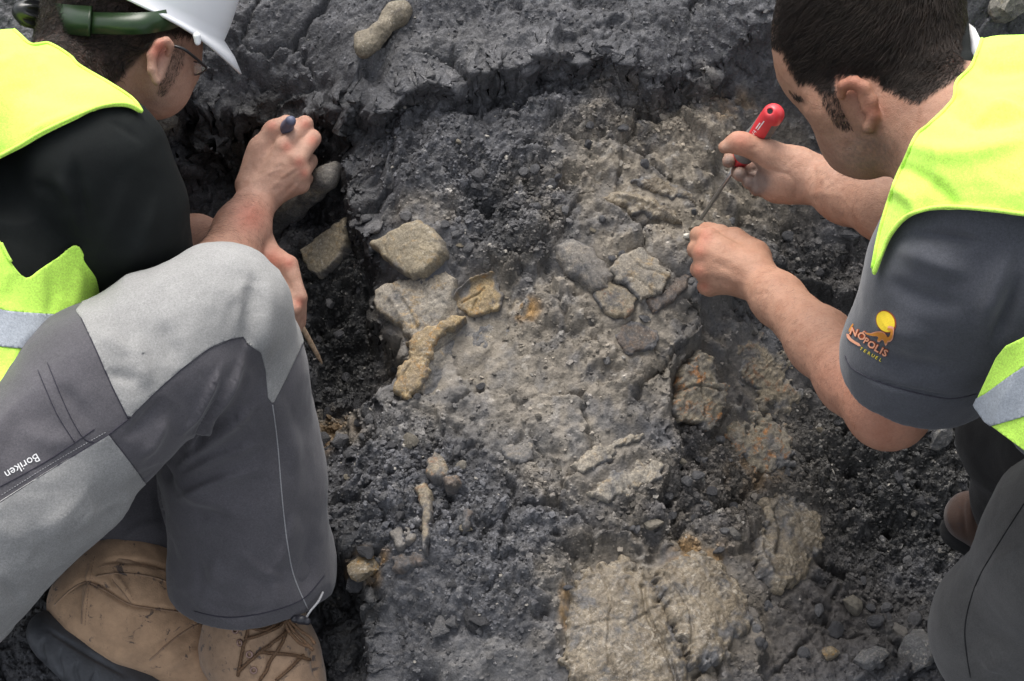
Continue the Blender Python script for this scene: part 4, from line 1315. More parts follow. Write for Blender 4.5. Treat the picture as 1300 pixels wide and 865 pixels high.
# laced boot under the raised knee
ops = chain([(318, 740, 2.0, 58), (326, 800, 2.0, 56), (345, 850, 2.0, 58), (365, 920, 2.0, 56)], .03)
ops += ball(300, 830, 2.02, 45, 40, 50, k=.03)
v, q = mesh_sdf(ops, .0026)
v, t, n = finish(v, q, 2)
for pts, w, am in (([(345, 800), (342, 830), (336, 870)], 4, -.004), ([(388, 805), (398, 835), (402, 868)], 4, -.004), ([(300, 800), (318, 830), (325, 870)], 5, .003), ([(352, 812), (370, 805), (386, 812)], 5, .004)):
    v = fold(v, n, pts, w, am)
v = wrinkle(v, n, 30, .0018, 48)
bt2 = obj('boot', mesh_np('boot', v, t), M_NUB2, ml)
B2 = bvh(v, t)
M_LACE = mat_plain('brown_striped_lace', (.14, .075, .035), .75, .5, 700, .3, 900, .001, c2=(.03, .018, .012))
lc = []
for p_ in ([(303, 858), (308, 830), (314, 806), (316, 796)], [(303, 853), (330, 828), (352, 812), (372, 798)], [(331, 828), (352, 830), (372, 832), (392, 838)], [(330, 864), (345, 838), (358, 815), (366, 792)], [(318, 796), (335, 800), (350, 792)], [(350, 864), (368, 848), (384, 832)], [(310, 812), (330, 806), (352, 796), (362, 786)]):
    s_ = seam(B2, p_, .0021, .0018, 6)
    if s_: lc.append(s_)
for p_ in ([(364, 786), (372, 800), (384, 812), (398, 826)], [(367, 786), (380, 800), (392, 808), (400, 818)], [(362, 788), (366, 800), (380, 816), (394, 822)]):
    s_ = tube_mesh(smooth_poly([P(a, b, 1.925 + .0008 * i) for i, (a, b) in enumerate(p_)], 6, False), .002, 6)
    lc.append(s_)
V_, F_ = join(lc); obj('laces', mesh_np('laces', V_, F_), M_LACE, bt2)
M_EYE = mat_plain('dull_eyelet', (.30, .20, .17), .4, .1, 50, 0, metal=.7)
for a, b in ((299, 800), (305, 816), (317, 831), (322, 851)):
    h_, n_ = hit(B2, a, b)
    if h_ is not None:
        e1 = np.cross(n_, UPV); e1 /= np.linalg.norm(e1); e2 = np.cross(n_, e1)
        ring = [h_ + n_ * .001 + .0034 * (math.cos(u) * e1 + math.sin(u) * e2) for u in np.linspace(0, 2 * math.pi, 13)]
        V_, F_ = tube_mesh(ring, .0013, 5, False)
        obj('eyelet', mesh_np('eyelet', V_, F_), M_EYE, bt2)

# ---- hard hat
F_ax = CV(.88, -.40, .28); U_ = CV(.40, .90, -.10); U_ = U_ - F_ax * (U_ @ F_ax); U_ /= np.linalg.norm(U_); S_ = np.cross(F_ax, U_)
if S_ @ FWD > 0: S_ = -S_
HC = P(166, -6, 1.95)
NP_, NT = 96, 26
V_ = []
prof = []
for i in range(NT + 1):
    u = i / NT * math.pi / 2
    prof.append((math.cos(u) ** .80, math.sin(u) ** .92, 0))
brim = [(1, -.010, 1.0), (1, -.006, .5)]
rows = [(1.0, 0.0, 1.0), (1.0, 0.0, .55)] + [(p[0], p[1], 0) for p in prof]
for rho, zz_, br in rows:
    for k in range(NP_):
        ph = 2 * math.pi * k / NP_
        cf, sf = math.cos(ph), math.sin(ph)
        w_ = (.006 + .028 * max(0, cf) ** 4) * br
        drop = -(.004 + .022 * max(0, cf) ** 4) * br ** 1.3
        ridge = .004 * math.exp(-(sf * rho / .16) ** 2) * (zz_ > .3)
        V_.append(HC + F_ax * ((.116 * rho + w_) * cf) + S_ * ((.106 * rho + w_) * sf) + U_ * (.142 * zz_ + drop + ridge))
V_ = np.array(V_)
Q_ = np.array([(r * NP_ + k, r * NP_ + (k + 1) % NP_, (r + 1) * NP_ + (k + 1) % NP_, (r + 1) * NP_ + k) for r in range(len(rows) - 1) for k in range(NP_)])
T_ = tri(Q_)
if (vnormals(V_, T_)[NP_ * 5] @ (V_[NP_ * 5] - HC)) < 0: T_ = T_[:, ::-1]
V_, T_ = thick(V_, T_, .0026)
M_HAT = mat_plain('white_hat_plastic', (.80, .81, .83), .28, .02, 20, .03, 90, .001)
hat = empty('hard_hat', HC, 'white plastic hard hat with black ratchet band worn on the head of the crouching person', 'hard hat')
obj('shell', mesh_np('shell', V_, T_), M_HAT, hat)
M_BAND = mat_plain('dark_band_plastic', (.016, .040, .012), .34, .25, 40, .05)  # green in the base colour stands for the vest's reflection
def ribbon(cl, hh, upd, th):
    cl = np.asarray(cl); hh = np.asarray(hh)
    a_ = cl + hh[:, None] * upd; b_ = cl - hh[:, None] * upd
    V = np.concatenate([a_, b_]); m_ = len(cl)
    Q = np.array([(i, i + 1, m_ + i + 1, m_ + i) for i in range(m_ - 1)])
    T = tri(Q)
    if (np.cross(V[T[0, 1]] - V[T[0, 0]], V[T[0, 2]] - V[T[0, 0]]) @ (CAM - V[0])) < 0: T = T[:, ::-1]
    return thick(V, T, th)
upb = CV(.08, 1, 0)
V_, T_ = ribbon(smooth_poly([P(112, 29, 1.862), P(150, 30, 1.848), P(190, 29, 1.85), P(225, 22, 1.885), P(250, 10, 1.94)], 6, False), np.full(25, .0118), upb, .002)
bd_ = obj('head_band', mesh_np('head_band', V_, T_), M_BAND, hat)
V_, T_ = ribbon(smooth_poly([P(48, 20, 1.93), P(66, 22, 1.895), P(90, 25, 1.868), P(114, 27, 1.856)], 6, False), np.linspace(.0155, .0165, 19), upb, .003)
obj('ratchet_sleeve', mesh_np('ratchet_sleeve', V_, T_), M_BAND, hat)
ka = CV(-.75, .1, -.55); kc = P(42, 18, 1.925)
ops = [(1, .002, Cone(kc - ka * .012, kc + ka * .004, .0165, .0165)), (1, .002, Cone(kc + ka * .004, kc + ka * .012, .013, .012))]
e1 = np.cross(ka, UPV); e1 /= np.linalg.norm(e1); e2 = np.cross(ka, e1)
for k in range(8):
    u = k * math.pi / 4
    c_ = kc + ka * .012 + .0165 * (math.cos(u) * e1 + math.sin(u) * e2)
    ops += [(-1, .0015, Cone(c_ - ka * .02, c_ + ka * .02, .0042, .0042))]
v, q = mesh_sdf(ops, .0011)
obj('ratchet_knob', mesh_np('ratchet_knob', v, q), mat_plain('black_knob_plastic', (.012, .013, .014), .3, .2, 60, .03), hat)
# chin-strap lug
v, q = mesh_sdf(chain([(250, 46, 1.872, 5), (251, 54, 1.874, 4)], .002), .001)
obj('strap_lug', mesh_np('strap_lug', v, q), M_HAT, hat)

# ---- spectacles
M_FRAME = mat_plain('black_frame', (.012, .011, .013), .35, .1, 50, 0)
gl = empty('spectacles', P(250, 78, 1.92), 'thin black framed spectacles on the face below the hard hat', 'spectacles')
obj('temple', mesh_np('temple', *tube_mesh(smooth_poly([P(214, 57, 1.872), P(232, 62, 1.872), P(247, 73, 1.885), P(262, 86, 1.905)], 6, False), .0017, 6)), M_FRAME, gl)
rim = smooth_poly([P(262, 86, 1.905), P(255, 93, 1.925), P(246, 95, 1.945), P(236, 91, 1.965), P(232, 84, 1.975), P(240, 78, 1.955), P(252, 80, 1.925)], 5)
obj('rim', mesh_np('rim', *tube_mesh(np.concatenate([rim, rim[:1]]), .0011, 6)), M_FRAME, gl)
mg, N, L, B = mat_new('lens_glass')
B.inputs['Base Color'].default_value = (.9, .9, .92, 1); B.inputs['Roughness'].default_value = .05; B.inputs['Alpha'].default_value = .25
lens_v = np.concatenate([rim, rim.mean(0)[None]]); k_ = len(rim)
obj('lens', mesh_np('lens', *thick(lens_v, np.array([(i, (i + 1) % k_, k_) for i in range(k_)]), .0012)), mg, gl)

# ---- tools of the man on the left
M_PEN = mat_plain('blue_grey_rubber', (.10, .11, .17), .5, .25, 120, .15)
M_STEEL = mat_plain('worn_steel', (.42, .41, .40), .38, .12, 200, .1, metal=.9)
tl = empty('pick', P(350, 185, 2.16), 'small pick with rounded blue grey handle end held above the dark hollow', 'hand tool')
v, q = mesh_sdf(chain([(369, 154, 2.075, 7.0), (365, 160, 2.088, 8.0), (352, 180, 2.12, 7.5)], .002), .0011)
obj('handle', mesh_np('handle', *finish(v, q, 2)[:2]), M_PEN, tl)
obj('point', mesh_np('point', *tube_mesh([P(353, 178, 2.117), P(345, 192, 2.14), P(336, 206, ghit(336, 206)[0] @ FWD * 0 + pix(ghit(336, 206)[0][None])[2][0])], [.003, .0022, .0008], 8)), M_STEEL, tl)
stick_tip = P(409, 462, 2.10)
s0 = P(374, 398, 2.02)
M_WOOD = mat_plain('pale_whittled_wood', (.58, .44, .31), .6, .25, 150, .3, 300, .001, c2=(.30, .18, .10))
stk = obj('wooden_stick', mesh_np('wooden_stick', *tube_mesh([s0 + (stick_tip - s0) * u for u in (0, .3, .6, .85, .97, 1)], [.0034, .0034, .0032, .0026, .0014, .0007], 10)), M_WOOD)
tag(stk, 'slim pale wooden stick with sharpened tip held beside the grey knee', 'stick')

# ================================================================== MAN ON THE RIGHT
mr = empty('person', PZ(1280, 800, -.1), 'bareheaded person with short dark hair in yellow vest leaning over screwdriver', 'person')
ops = []
ops += ball(1105, 28, 1.65, 118, 116, 106, k=.01)
ops += chain([(1075, 70, 1.655, 85), (1100, 146, 1.665, 58), (1104, 162, 1.667, 55)], .03)
ops += chain([(1022, 102, 1.685, 17), (1042, 112, 1.62, 16)], .03)
ops += chain([(1130, 150, 1.60, 38), (1100, 182, 1.63, 36), (1084, 186, 1.69, 30)], .025)
ops += chain([(1054, 140, 1.615, 25), (1068, 164, 1.63, 24)], .03)
ops += chain([(1042, 132, 1.715, 12), (1044, 156, 1.735, 13)], .015)
ops += chain([(1150, 95, 1.64, 70), (1235, 190, 1.57, 84)], .03)
ops += chain([(1235, 190, 1.57, 95), (1380, 400, 1.52, 120), (1500, 620, 1.58, 130)], .03)
ops += chain([(1240, 230, 1.52, 80), (1262, 285, 1.475, 70), (1195, 415, 1.575, 57), (1128, 517, 1.68, 50)], .02)
ops += chain([(1128, 517, 1.68, 50), (1086, 478, 1.745, 47), (1042, 434, 1.812, 40), (988, 380, 1.90, 30.5), (962, 356, 1.94, 28.5)], .02)
ops += chain([(1240, 210, 1.60, 80), (1240, 190, 1.76, 60), (1215, 300, 1.79, 48), (1130, 262, 1.845, 44), (1075, 244, 1.905, 37), (1030, 227, 1.952, 28)], .02)
# near fist
for mcp in ((900, 303, 1.952, 13.5), (893, 321, 1.943, 14), (894, 344, 1.945, 13.5), (901, 364, 1.956, 12.5)):
    ops += chain([(950, 346, 1.945, 24), mcp], .014)
    ops += chain([(948, 343, 1.965, 22), (mcp[0] + 4, mcp[1], mcp[2] + .025, 11)], .012)
ops += chain([(900, 303, 1.952, 13.5), (887, 299, 1.985, 11), (896, 297, 2.015, 9), (908, 294, 2.02, 8)], .004)
ops += chain([(893, 321, 1.943, 14), (884, 317, 1.98, 11.5), (893, 316, 2.012, 9.5), (906, 312, 2.02, 8.5)], .003)
ops += chain([(894, 344, 1.945, 13.5), (888, 342, 1.98, 11.5), (897, 338, 2.01, 9.5), (908, 334, 2.015, 8.5)], .003)
ops += chain([(901, 364, 1.956, 12.5), (896, 364, 1.985, 10.5), (905, 357, 2.01, 8.5), (914, 352, 2.012, 7.5)], .003)
ops += chain([(955, 326, 1.96, 24), (932, 306, 1.975, 15), (914, 299, 2.0, 11.5), (897, 292, 2.018, 9.5)], .01)
# far hand round the handle
ops += chain([(1030, 227, 1.952, 28), (1000, 226, 1.955, 30), (985, 230, 1.96, 26)], .015)
ops += chain([(1008, 212, 1.945, 26), (976, 197, 1.937, 18), (945, 183, 1.930, 13), (936, 181, 1.930, 12), (920, 187, 1.936, 8.5)], .008, k0=.015)
ops += chain([(1000, 205, 1.975, 22), (978, 200, 1.99, 13)], .012)
ops += chain([(978, 198, 1.995, 13), (948, 190, 2.012, 11), (929, 200, 1.998, 9.5), (925, 205, 1.975, 8.5)], .004)
ops += chain([(990, 215, 1.975, 20), (982, 213, 1.995, 12), (953, 210, 2.012, 11), (938, 219, 1.992, 9.5), (940, 222, 1.970, 9)], .003)
ops += chain([(990, 228, 1.975, 20), (984, 228, 1.992, 12), (963, 227, 2.005, 10.5), (951, 231, 1.985, 9), (953, 233, 1.963, 8.3)], .003)
ops += chain([(992, 240, 1.97, 15), (986, 241, 1.985, 10), (970, 242, 1.992, 9), (960, 241, 1.975, 7.5), (962, 241, 1.958, 7)], .003)
# ear
ops += chain([(1100, 150, 1.588, 10), (1088, 122, 1.592, 20)], .01, k0=.015)
ops += [(-1, .005, Cone(P(1091, 146, 1.562), P(1082, 120, 1.562), 10 * 1.56 / FPX, 10.5 * 1.56 / FPX))]
ops += chain([(1102, 163, 1.576, 8), (1109, 148, 1.571, 7.5), (1107, 128, 1.567, 8), (1098, 112, 1.566, 8.5), (1083, 104, 1.568, 8.5), (1070, 109, 1.573, 7), (1067, 122, 1.580, 5.5)], .003, k0=.005)
ops += chain([(1098, 140, 1.572, 5), (1092, 122, 1.570, 5)], .005)
v, q = mesh_sdf(ops, .0021)
v, t, n = finish(v, q, 2)
for pts, w, am in (([(955, 350), (925, 330), (895, 318)], 5, .0007), ([(952, 362), (925, 352), (897, 344)], 5, .0007), ([(950, 340), (925, 315), (902, 303)], 5, .0006), ([(930, 345), (912, 336), (900, 333)], 4, -.0008), ([(935, 365), (915, 358), (902, 355)], 4, -.0008),
                   ([(1010, 232), (1000, 222), (985, 218), (968, 212)], 3, -.0012), ([(1005, 258), (1012, 240), (1006, 222)], 3, -.0010), ([(950, 190), (958, 188), (966, 188)], 3, -.0007), ([(1020, 250), (1045, 245), (1075, 250)], 6, .0010), ([(1022, 220), (1040, 212), (1070, 215)], 6, .0008),
                   ([(1008, 124), (1018, 132), (1028, 136)], 6, -.0018), ([(945, 385), (960, 375), (985, 372)], 4, -.0006)):
    v = fold(v, n, pts, w, am)
v = wrinkle(v, n, 160, .0005, 6)
x, y, d = pix(v)
HAIR_R = [(976, -160), (980, 10), (980, 58), (992, 66), (1003, 90), (1013, 108), (1030, 108), (1046, 118), (1066, 122), (1066, 108), (1078, 98), (1096, 104), (1112, 108), (1130, 116), (1152, 128), (1166, 132), (1182, 122), (1203, 108), (1222, 96), (1234, 60), (1240, -160)]
BURN_R = [(1036, 108), (1066, 112), (1066, 128), (1073, 145), (1082, 162), (1074, 167), (1060, 158), (1048, 138)]
col = np.ones((len(v), 3))
hd = np.clip(poly_sd(x, y, np.array(HAIR_R, float)) / 7 + .5, 0, 1) * (d > 1.45) * ~((d < 1.592) & (x > 1060) & (x < 1118) & (y > 96) & (y < 172))
bd = np.clip(poly_sd(x, y, np.array(BURN_R, float)) / 6 + .5, 0, 1)
col *= (1 - .90 * hd)[:, None] * (1 - .5 * bd * (d > 1.585))[:, None]
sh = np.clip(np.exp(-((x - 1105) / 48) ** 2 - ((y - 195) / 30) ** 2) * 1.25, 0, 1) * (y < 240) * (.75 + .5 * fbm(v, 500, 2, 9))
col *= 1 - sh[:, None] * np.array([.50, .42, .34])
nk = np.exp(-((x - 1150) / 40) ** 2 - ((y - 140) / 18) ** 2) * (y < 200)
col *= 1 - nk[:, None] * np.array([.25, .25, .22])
def red(col, a, b, r, s):
    g_ = np.exp(-((x - a) ** 2 + (y - b) ** 2) / r ** 2)[:, None]
    return col * (1 - g_ * s * np.array([0, .36, .40])) * (1 + g_ * s * np.array([.08, 0, 0]))
for a, b, r in ((895, 300, 10), (888, 319, 9), (886, 344, 9), (893, 364, 8), (940, 178, 14), (1082, 108, 22), (1108, 140, 14), ):
    col = red(col, a, b, r, .6)
col = red(red(col, 1120, 540, 60, .28), 1060, 480, 45, .2)
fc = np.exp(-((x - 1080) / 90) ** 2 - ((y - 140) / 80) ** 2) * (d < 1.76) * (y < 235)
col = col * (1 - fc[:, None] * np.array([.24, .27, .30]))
grime = np.clip(sum(np.exp(-((x - a) ** 2 + (y - b) ** 2) / r ** 2) for a, b, r in ((925, 205, 11), (938, 221, 11), (951, 232, 10), (961, 241, 9), (960, 215, 13), (968, 232, 12))), 0, 1) * (d > 1.93)
col = col * (1 - grime[:, None] * np.array([.55, .45, .35]))
nail = np.exp(-((x - 921) / 4.5) ** 2 - ((y - 186) / 4) ** 2)[:, None]
col = col * (1 + nail * np.array([.30, .45, .55]))
fair = np.exp(-((x - 990) / 80) ** 2 - ((y - 220) / 45) ** 2) * (y < 290)
col = col * (1 + fair[:, None] * np.array([.12, .20, .28]))
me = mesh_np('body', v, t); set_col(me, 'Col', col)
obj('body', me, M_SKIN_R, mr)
# eyebrow corner and hair, combed forward over the crown
crown = P(1130, -70, 1.60)
def comb_r(r, n_):
    out = r - crown
    return out / np.linalg.norm(out, axis=1, keepdims=True) + CV(-.7, -.3, .1)
def no_ear(r):
    a, b, c = pix(r)
    e = (a > 1060) & (a < 1118) & (b > 96) & (b < 172) & (c < 1.592)
    short = sstep(0, 45, np.minimum(poly_sd(a, b, np.array(HAIR_R, float)), 60)) * .75 + .25
    return np.where(e, .02, short)
strands('hair', v, t, [HAIR_R], 27000, .024, comb_r, M_HAIR_D, mr, 8, .45, .38, .00030, lenf=no_ear)
strands('sideburn', v, t, [BURN_R], 620, .006, lambda r, n_: np.repeat(CV(-.1, -1, 0)[None], len(r), 0), M_HAIR_D, mr, 9, .35, .3, .00018, True, lenf=lambda r: np.where(pix(r)[2] < 1.582, .03, 1))
strands('eyebrow', v, t, [[(998, 110), (1012, 116), (1020, 124), (1014, 128), (1004, 122)]], 160, .007, lambda r, n_: np.repeat(CV(.8, -.4, 0)[None], len(r), 0), M_HAIR_D, mr, 10, .3, .3, .0002, True)
strands('stubble', v, t, [[(1048, 168), (1085, 165), (1125, 160), (1165, 165), (1150, 205), (1120, 228), (1085, 218), (1060, 196)]], 2600, .0016, lambda r, n_: np.repeat(CV(-.3, -1, 0)[None], len(r), 0), M_HAIR_D, mr, 12, .8, .4, .00010, True)
strands('arm_hair', v, t, [[(950, 350), (985, 335), (1060, 410), (1120, 480), (1085, 545), (1000, 450), (945, 388)], [(1030, 205), (1110, 230), (1110, 280), (1030, 262)]], 1300, .009, lambda r, n_: np.repeat(CV(-.4, -.6, 0)[None], len(r), 0), M_HAIR_D, mr, 13, .35, .6, .00005, True)

# ---- slate T-shirt
hax = P(1158, 480, 1.595) - P(1208, 350, 1.52); hax /= np.linalg.norm(hax)
ops = chain([(1235, 178, 1.575, 84), (1330, 330, 1.52, 140), (1450, 520, 1.54, 150), (1540, 620, 1.58, 150)], .04)
ops += chain([(1258, 255, 1.485, 112), (1210, 352, 1.52, 104), (1168, 448, 1.572, 91), (1150, 505, 1.605, 86)], .03)
ops += chain([(1240, 200, 1.62, 80), (1240, 190, 1.76, 72), (1215, 300, 1.79, 58)], .03)
hc = P(1160, 493, 1.592)
ops += [(-1, .004, Box(hc + hax * .06, (hax, RGT), (.06, .12, .12)))]
ops += [(-1, .003, Cone(P(1172, 455, 1.575), P(1150, 515, 1.61), 76 * 1.58 / FPX, 80 * 1.6 / FPX))]
v, q = mesh_sdf(ops, .0034)
v, t, n = finish(v, q, 3)
v = wrinkle(v, n, 8, .005, 63)
v = crease(v, n, 8, .005, 341)
v = crease(v, n, 19, .0018, 345)
for pts, w, am in (([(1130, 310), (1180, 330), (1240, 350)], 16, .005), ([(1120, 350), (1170, 380), (1230, 390)], 14, -.004), ([(1290, 300), (1265, 360), (1240, 430)], 14, .005), ([(1300, 340), (1280, 390), (1255, 450)], 10, -.005), ([(1105, 400), (1140, 420), (1190, 430)], 16, .004), ([(1150, 290), (1180, 300), (1260, 310)], 8, -.004), ([(1082, 470), (1130, 490), (1200, 504), (1238, 500)], 3, -.002), ([(1100, 440), (1150, 462), (1220, 470)], 12, -.003)):
    v = fold(v, n, pts, w, am * 1.7)
sh_r = obj('t_shirt', mesh_np('t_shirt', v, t), M_SLATE, mr)
ST = bvh(v, t)
s_ = seam(ST, [(1073, 452), (1085, 470), (1130, 490), (1200, 506), (1240, 500)], .0006)
if s_: obj('hem_seam', mesh_np('hem_seam', *s_), M_THREADD, sh_r)
# printed emblem on the sleeve
M_YEL = mat_plain('yellow_print', (.80, .58, .03), .75, .06, 300, .1)
M_ORG = mat_plain('orange_print', (.62, .24, .03), .75, .08, 300, .1)
M_RED = mat_plain('rust_outline_print', (.28, .05, .01), .75, .08, 300, .1)
M_PNK = mat_plain('salmon_print', (.72, .33, .20), .75, .06, 300, .1)
M_GRN = mat_plain('green_print', (.03, .09, .02), .75, .1, 300, .1)
def ellp(cx_, cy_, rx, ry, rot, n_=28):
    c_, s2 = math.cos(rot), math.sin(rot)
    return [(cx_ + rx * math.cos(u) * c_ - ry * math.sin(u) * s2, cy_ + rx * math.cos(u) * s2 + ry * math.sin(u) * c_) for u in np.linspace(0, 2 * math.pi, n_, endpoint=False)]
decal('sun_outline_print', ST, [ellp(1125.2, 408.5, 12.2, 15.2, -.5)], M_RED, sh_r, .0004)
decal('sun_print', ST, [ellp(1125.0, 408.3, 10.8, 13.8, -.5)], M_YEL, sh_r, .0007)
DINO = [(1099.5, 422.2), (1103, 424.8), (1110, 426.4), (1115, 426.6), (1116.5, 428.5), (1115, 432), (1118, 433), (1120.5, 430.5), (1123, 431.8), (1124.6, 437), (1127, 435), (1127.4, 433), (1131, 432), (1133.8, 428), (1135, 421), (1134.6, 416.8), (1132, 415.4), (1128.6, 415.2), (1127.4, 417), (1130, 418.2), (1131.8, 419.2), (1131.4, 424), (1129.6, 427), (1127.5, 427), (1124, 422.6), (1119, 420.8), (1113, 421.4), (1107, 423.2)]
dc = np.mean(DINO, 0)
decal('dinosaur_outline_print', ST, [smooth_poly([(dc + (np.array(p_) - dc) * np.array([1.06, 1.12])) for p_ in DINO], 2)], M_PNK, sh_r, .0010)
decal('dinosaur_print', ST, [smooth_poly([(dc + (np.array(p_) - dc) * np.array([.97, .86])) for p_ in DINO], 2)], M_ORG, sh_r, .0013)
for ch, px_, py_, sz_, an in (('N', 1079.0, 424.0, 13, .35), ('Ó', 1088.5, 428.6, 13, .42), ('P', 1096.5, 434.5, 11, .50), ('O', 1101.0, 438.6, 12.5, .52), ('L', 1110.0, 444.2, 12.5, .50), ('I', 1116.5, 447.8, 12.5, .50), ('S', 1120.0, 450.0, 12.5, .42)):
    xd = np.array([math.cos(an), math.sin(an)]); yd = np.array([math.sin(an), -math.cos(an)])
    text_on('letter_outline', ST, ch, sz_ * 1.04, np.array([px_, py_]) - xd * .25 + yd * -.3, xd * 1.04, yd, M_RED, sh_r, .0006, .055)
    text_on('letter', ST, ch, sz_, (px_, py_), xd, yd, M_PNK, sh_r, .0012, .025)
for k, ch in enumerate('TERUEL'):
    u = k / 5
    px_, py_ = 1092 + 24.0 * u, 443.5 + 14.0 * u
    an = .52
    xd = np.array([math.cos(an), math.sin(an)]); yd = np.array([math.sin(an), -math.cos(an)])
    text_on('small_letter_shadow', ST, ch, 6.0, np.array([px_ + .8, py_ + .8]), xd * 1.1, yd, M_GRN, sh_r, .0006)
    text_on('small_letter', ST, ch, 5.6, (px_, py_), xd * 1.1, yd, M_YEL, sh_r, .0011)
decal('swoosh_print', ST, [[(1075.5, 424), (1078.5, 424.5), (1082, 430), (1087, 433.5), (1092, 436), (1094, 439.5), (1091, 439.5), (1086, 436.6), (1080, 433), (1076.5, 429)]], M_PNK, sh_r, .001)
decal('stroke_print', ST, [[(1083.5, 411), (1085, 412), (1081.5, 419), (1079, 422), (1078.6, 419)]], M_ORG, sh_r, .001)
cv_, cq_ = mesh_sdf(chain([(1222, 40, 1.625, 13), (1229, 62, 1.60, 13), (1226, 84, 1.575, 13), (1212, 104, 1.555, 12)], .01), .0018)
obj('collar', mesh_np('collar', *finish(cv_, cq_, 2)[:2]), M_BLACK, sh_r)
# collar label
lab = [P(1230, 30, 1.60), P(1237, 36, 1.585), P(1244, 50, 1.57), P(1241, 66, 1.565), P(1233, 76, 1.57), P(1232, 55, 1.585)]
lv = np.array(lab + [np.mean(lab, 0)])
LT = np.array([(i, (i + 1) % 6, 6) for i in range(6)])
if np.cross(lv[1] - lv[0], lv[6] - lv[0]) @ (CAM - lv[0]) < 0: LT = LT[:, ::-1]
obj('neck_label', mesh_np('neck_label', *thick(lv, LT, .001)), M_WHITE, sh_r)

# ---- yellow vest
ops = chain([(1240, 185, 1.572, 100), (1335, 320, 1.505, 160), (1440, 530, 1.52, 200), (1520, 650, 1.56, 205)], .04)
ops += chain([(1258, 250, 1.482, 122), (1210, 345, 1.518, 112), (1190, 390, 1.535, 108)], .03)
ops += chain([(1265, 165, 1.56, 104), (1320, 165, 1.55, 118), (1450, 240, 1.5, 190)], .04)
ops += chain([(1240, 190, 1.62, 95), (1240, 185, 1.74, 82)], .03)
v, q = mesh_sdf(ops, .0034)
v, t, n = finish(v, q, 3)
v = wrinkle(v, n, 8, .005, 71)
v = crease(v, n, 9, .0045, 351)
v = crease(v, n, 22, .0018, 355)
for pts, w, am in (([(1120, 170), (1210, 195), (1330, 170)], 13, .006), ([(1190, 90), (1250, 130), (1340, 110)], 12, .006), ([(1180, 125), (1240, 158), (1340, 140)], 11, -.005), ([(1120, 200), (1190, 240), (1230, 300)], 11, -.005), ([(1110, 230), (1160, 255), (1170, 310)], 10, .005), ([(1220, 70), (1260, 92), (1340, 80)], 9, -.004), ([(1175, 175), (1190, 200), (1185, 250)], 4, .002), ([(1165, 272), (1220, 266), (1300, 274)], 5, .003)):
    v = fold(v, n, pts, w, am)
UP_R = smooth_poly([(1246, 47), (1270, 44), (1300, 44), (1750, 30), (1750, 440), (1420, 440), (1395, 360), (1350, 296), (1300, 274), (1250, 268), (1200, 265), (1168, 270), (1146, 281), (1129, 302), (1119, 325), (1109, 349), (1107, 334), (1117, 290), (1134, 236), (1149, 202), (1163, 172), (1180, 157), (1209, 127), (1214, 104), (1231, 86), (1240, 66)], 4)
LO_R = [(1310, 424), (1276, 440), (1264, 455), (1250, 485), (1236, 515), (1250, 535), (1300, 572), (1750, 800), (1750, 424)]
v, tin, tout = clip_px(v, t, [UP_R, LO_R])
vx, vy, _d = pix(v)
v, tb, tin = split_field(v, tin, poly_sd(vx, vy, np.array([(1225, 514), (1252, 500), (1300, 465), (1750, 200), (1750, 330), (1300, 529), (1258, 541), (1240, 530)], float)))
vr = sheet('vest', v, tin, M_VEST, mr, 0, .002)
sheet('reflective_band', v, tb, M_REFL, vr, .0012, .0012)
VT2 = bvh(v, tin)
for e_ in ([(1300, 272), (1250, 266), (1200, 263), (1168, 268), (1146, 279), (1129, 300), (1119, 323), (1110, 346)], [(1108, 340), (1118, 291), (1135, 237), (1150, 203), (1164, 173), (1181, 158), (1210, 128), (1215, 105), (1232, 87), (1241, 67), (1247, 49)]):
    s_ = seam(VT2, e_, .002, .0004)
    if s_: obj('edge_binding', mesh_np('edge_binding', *s_), M_VEST, vr)

# ---- trousers and shoe
ops = chain([(1510, 610, 1.60, 175), (1380, 690, 1.72, 125), (1285, 785, 1.84, 88), (1278, 812, 1.87, 84)], .03)
ops += chain([(1278, 812, 1.87, 84), (1380, 900, 1.92, 78), (1500, 960, 1.92, 66)], .03)
v, q = mesh_sdf(ops, .0036)
v, t, n = finish(v, q, 3)
v = wrinkle(v, n, 8, .005, 81)
v = crease(v, n, 9, .006, 361)
v = crease(v, n, 21, .003, 365)
for pts, w, am in (([(1230, 740), (1260, 720), (1300, 690)], 9, .005), ([(1215, 760), (1235, 740), (1262, 690)], 8, -.004), ([(1210, 850), (1235, 820), (1290, 800)], 14, -.004), ([(1240, 860), (1270, 840), (1300, 836)], 10, .004)):
    v = fold(v, n, pts, w, am)
ops = chain([(1500, 590, 1.66, 150), (1370, 560, 1.76, 95), (1288, 556, 1.83, 66), (1300, 630, 1.93, 58), (1306, 680, 1.98, 55)], .03)
v2, q2 = mesh_sdf(ops, .0036)
v2, t2, n2 = finish(v2, q2, 3)
v2 = wrinkle(v2, n2, 10, .005, 83)
tlg = obj('trouser_leg', mesh_np('trouser_leg', v, t), M_TGREY, mr)
LG = bvh(v, t)
for p_ in ([(1300, 640), (1262, 700), (1238, 745), (1225, 800), (1232, 860)],):
    s_ = seam(LG, p_, .0009)
    if s_: obj('seam', mesh_np('seam', *s_), M_TSHADE, tlg)
obj('trouser_leg', mesh_np('trouser_leg', v2, t2), M_TSHADE, mr)  # other leg of the same trousers, its shade put into the cloth colour
M_SHOE = mat_leather('dusty_brown_leather', (.075, .044, .033))
ops = chain([(1232, 656, 1.985, 33), (1270, 668, 1.985, 38), (1320, 680, 1.99, 40)], .02)
ops += chain([(1275, 650, 1.98, 30), (1310, 640, 1.98, 32)], .02)
v, q = mesh_sdf(ops, .0026)
v, t, n = finish(v, q, 2)
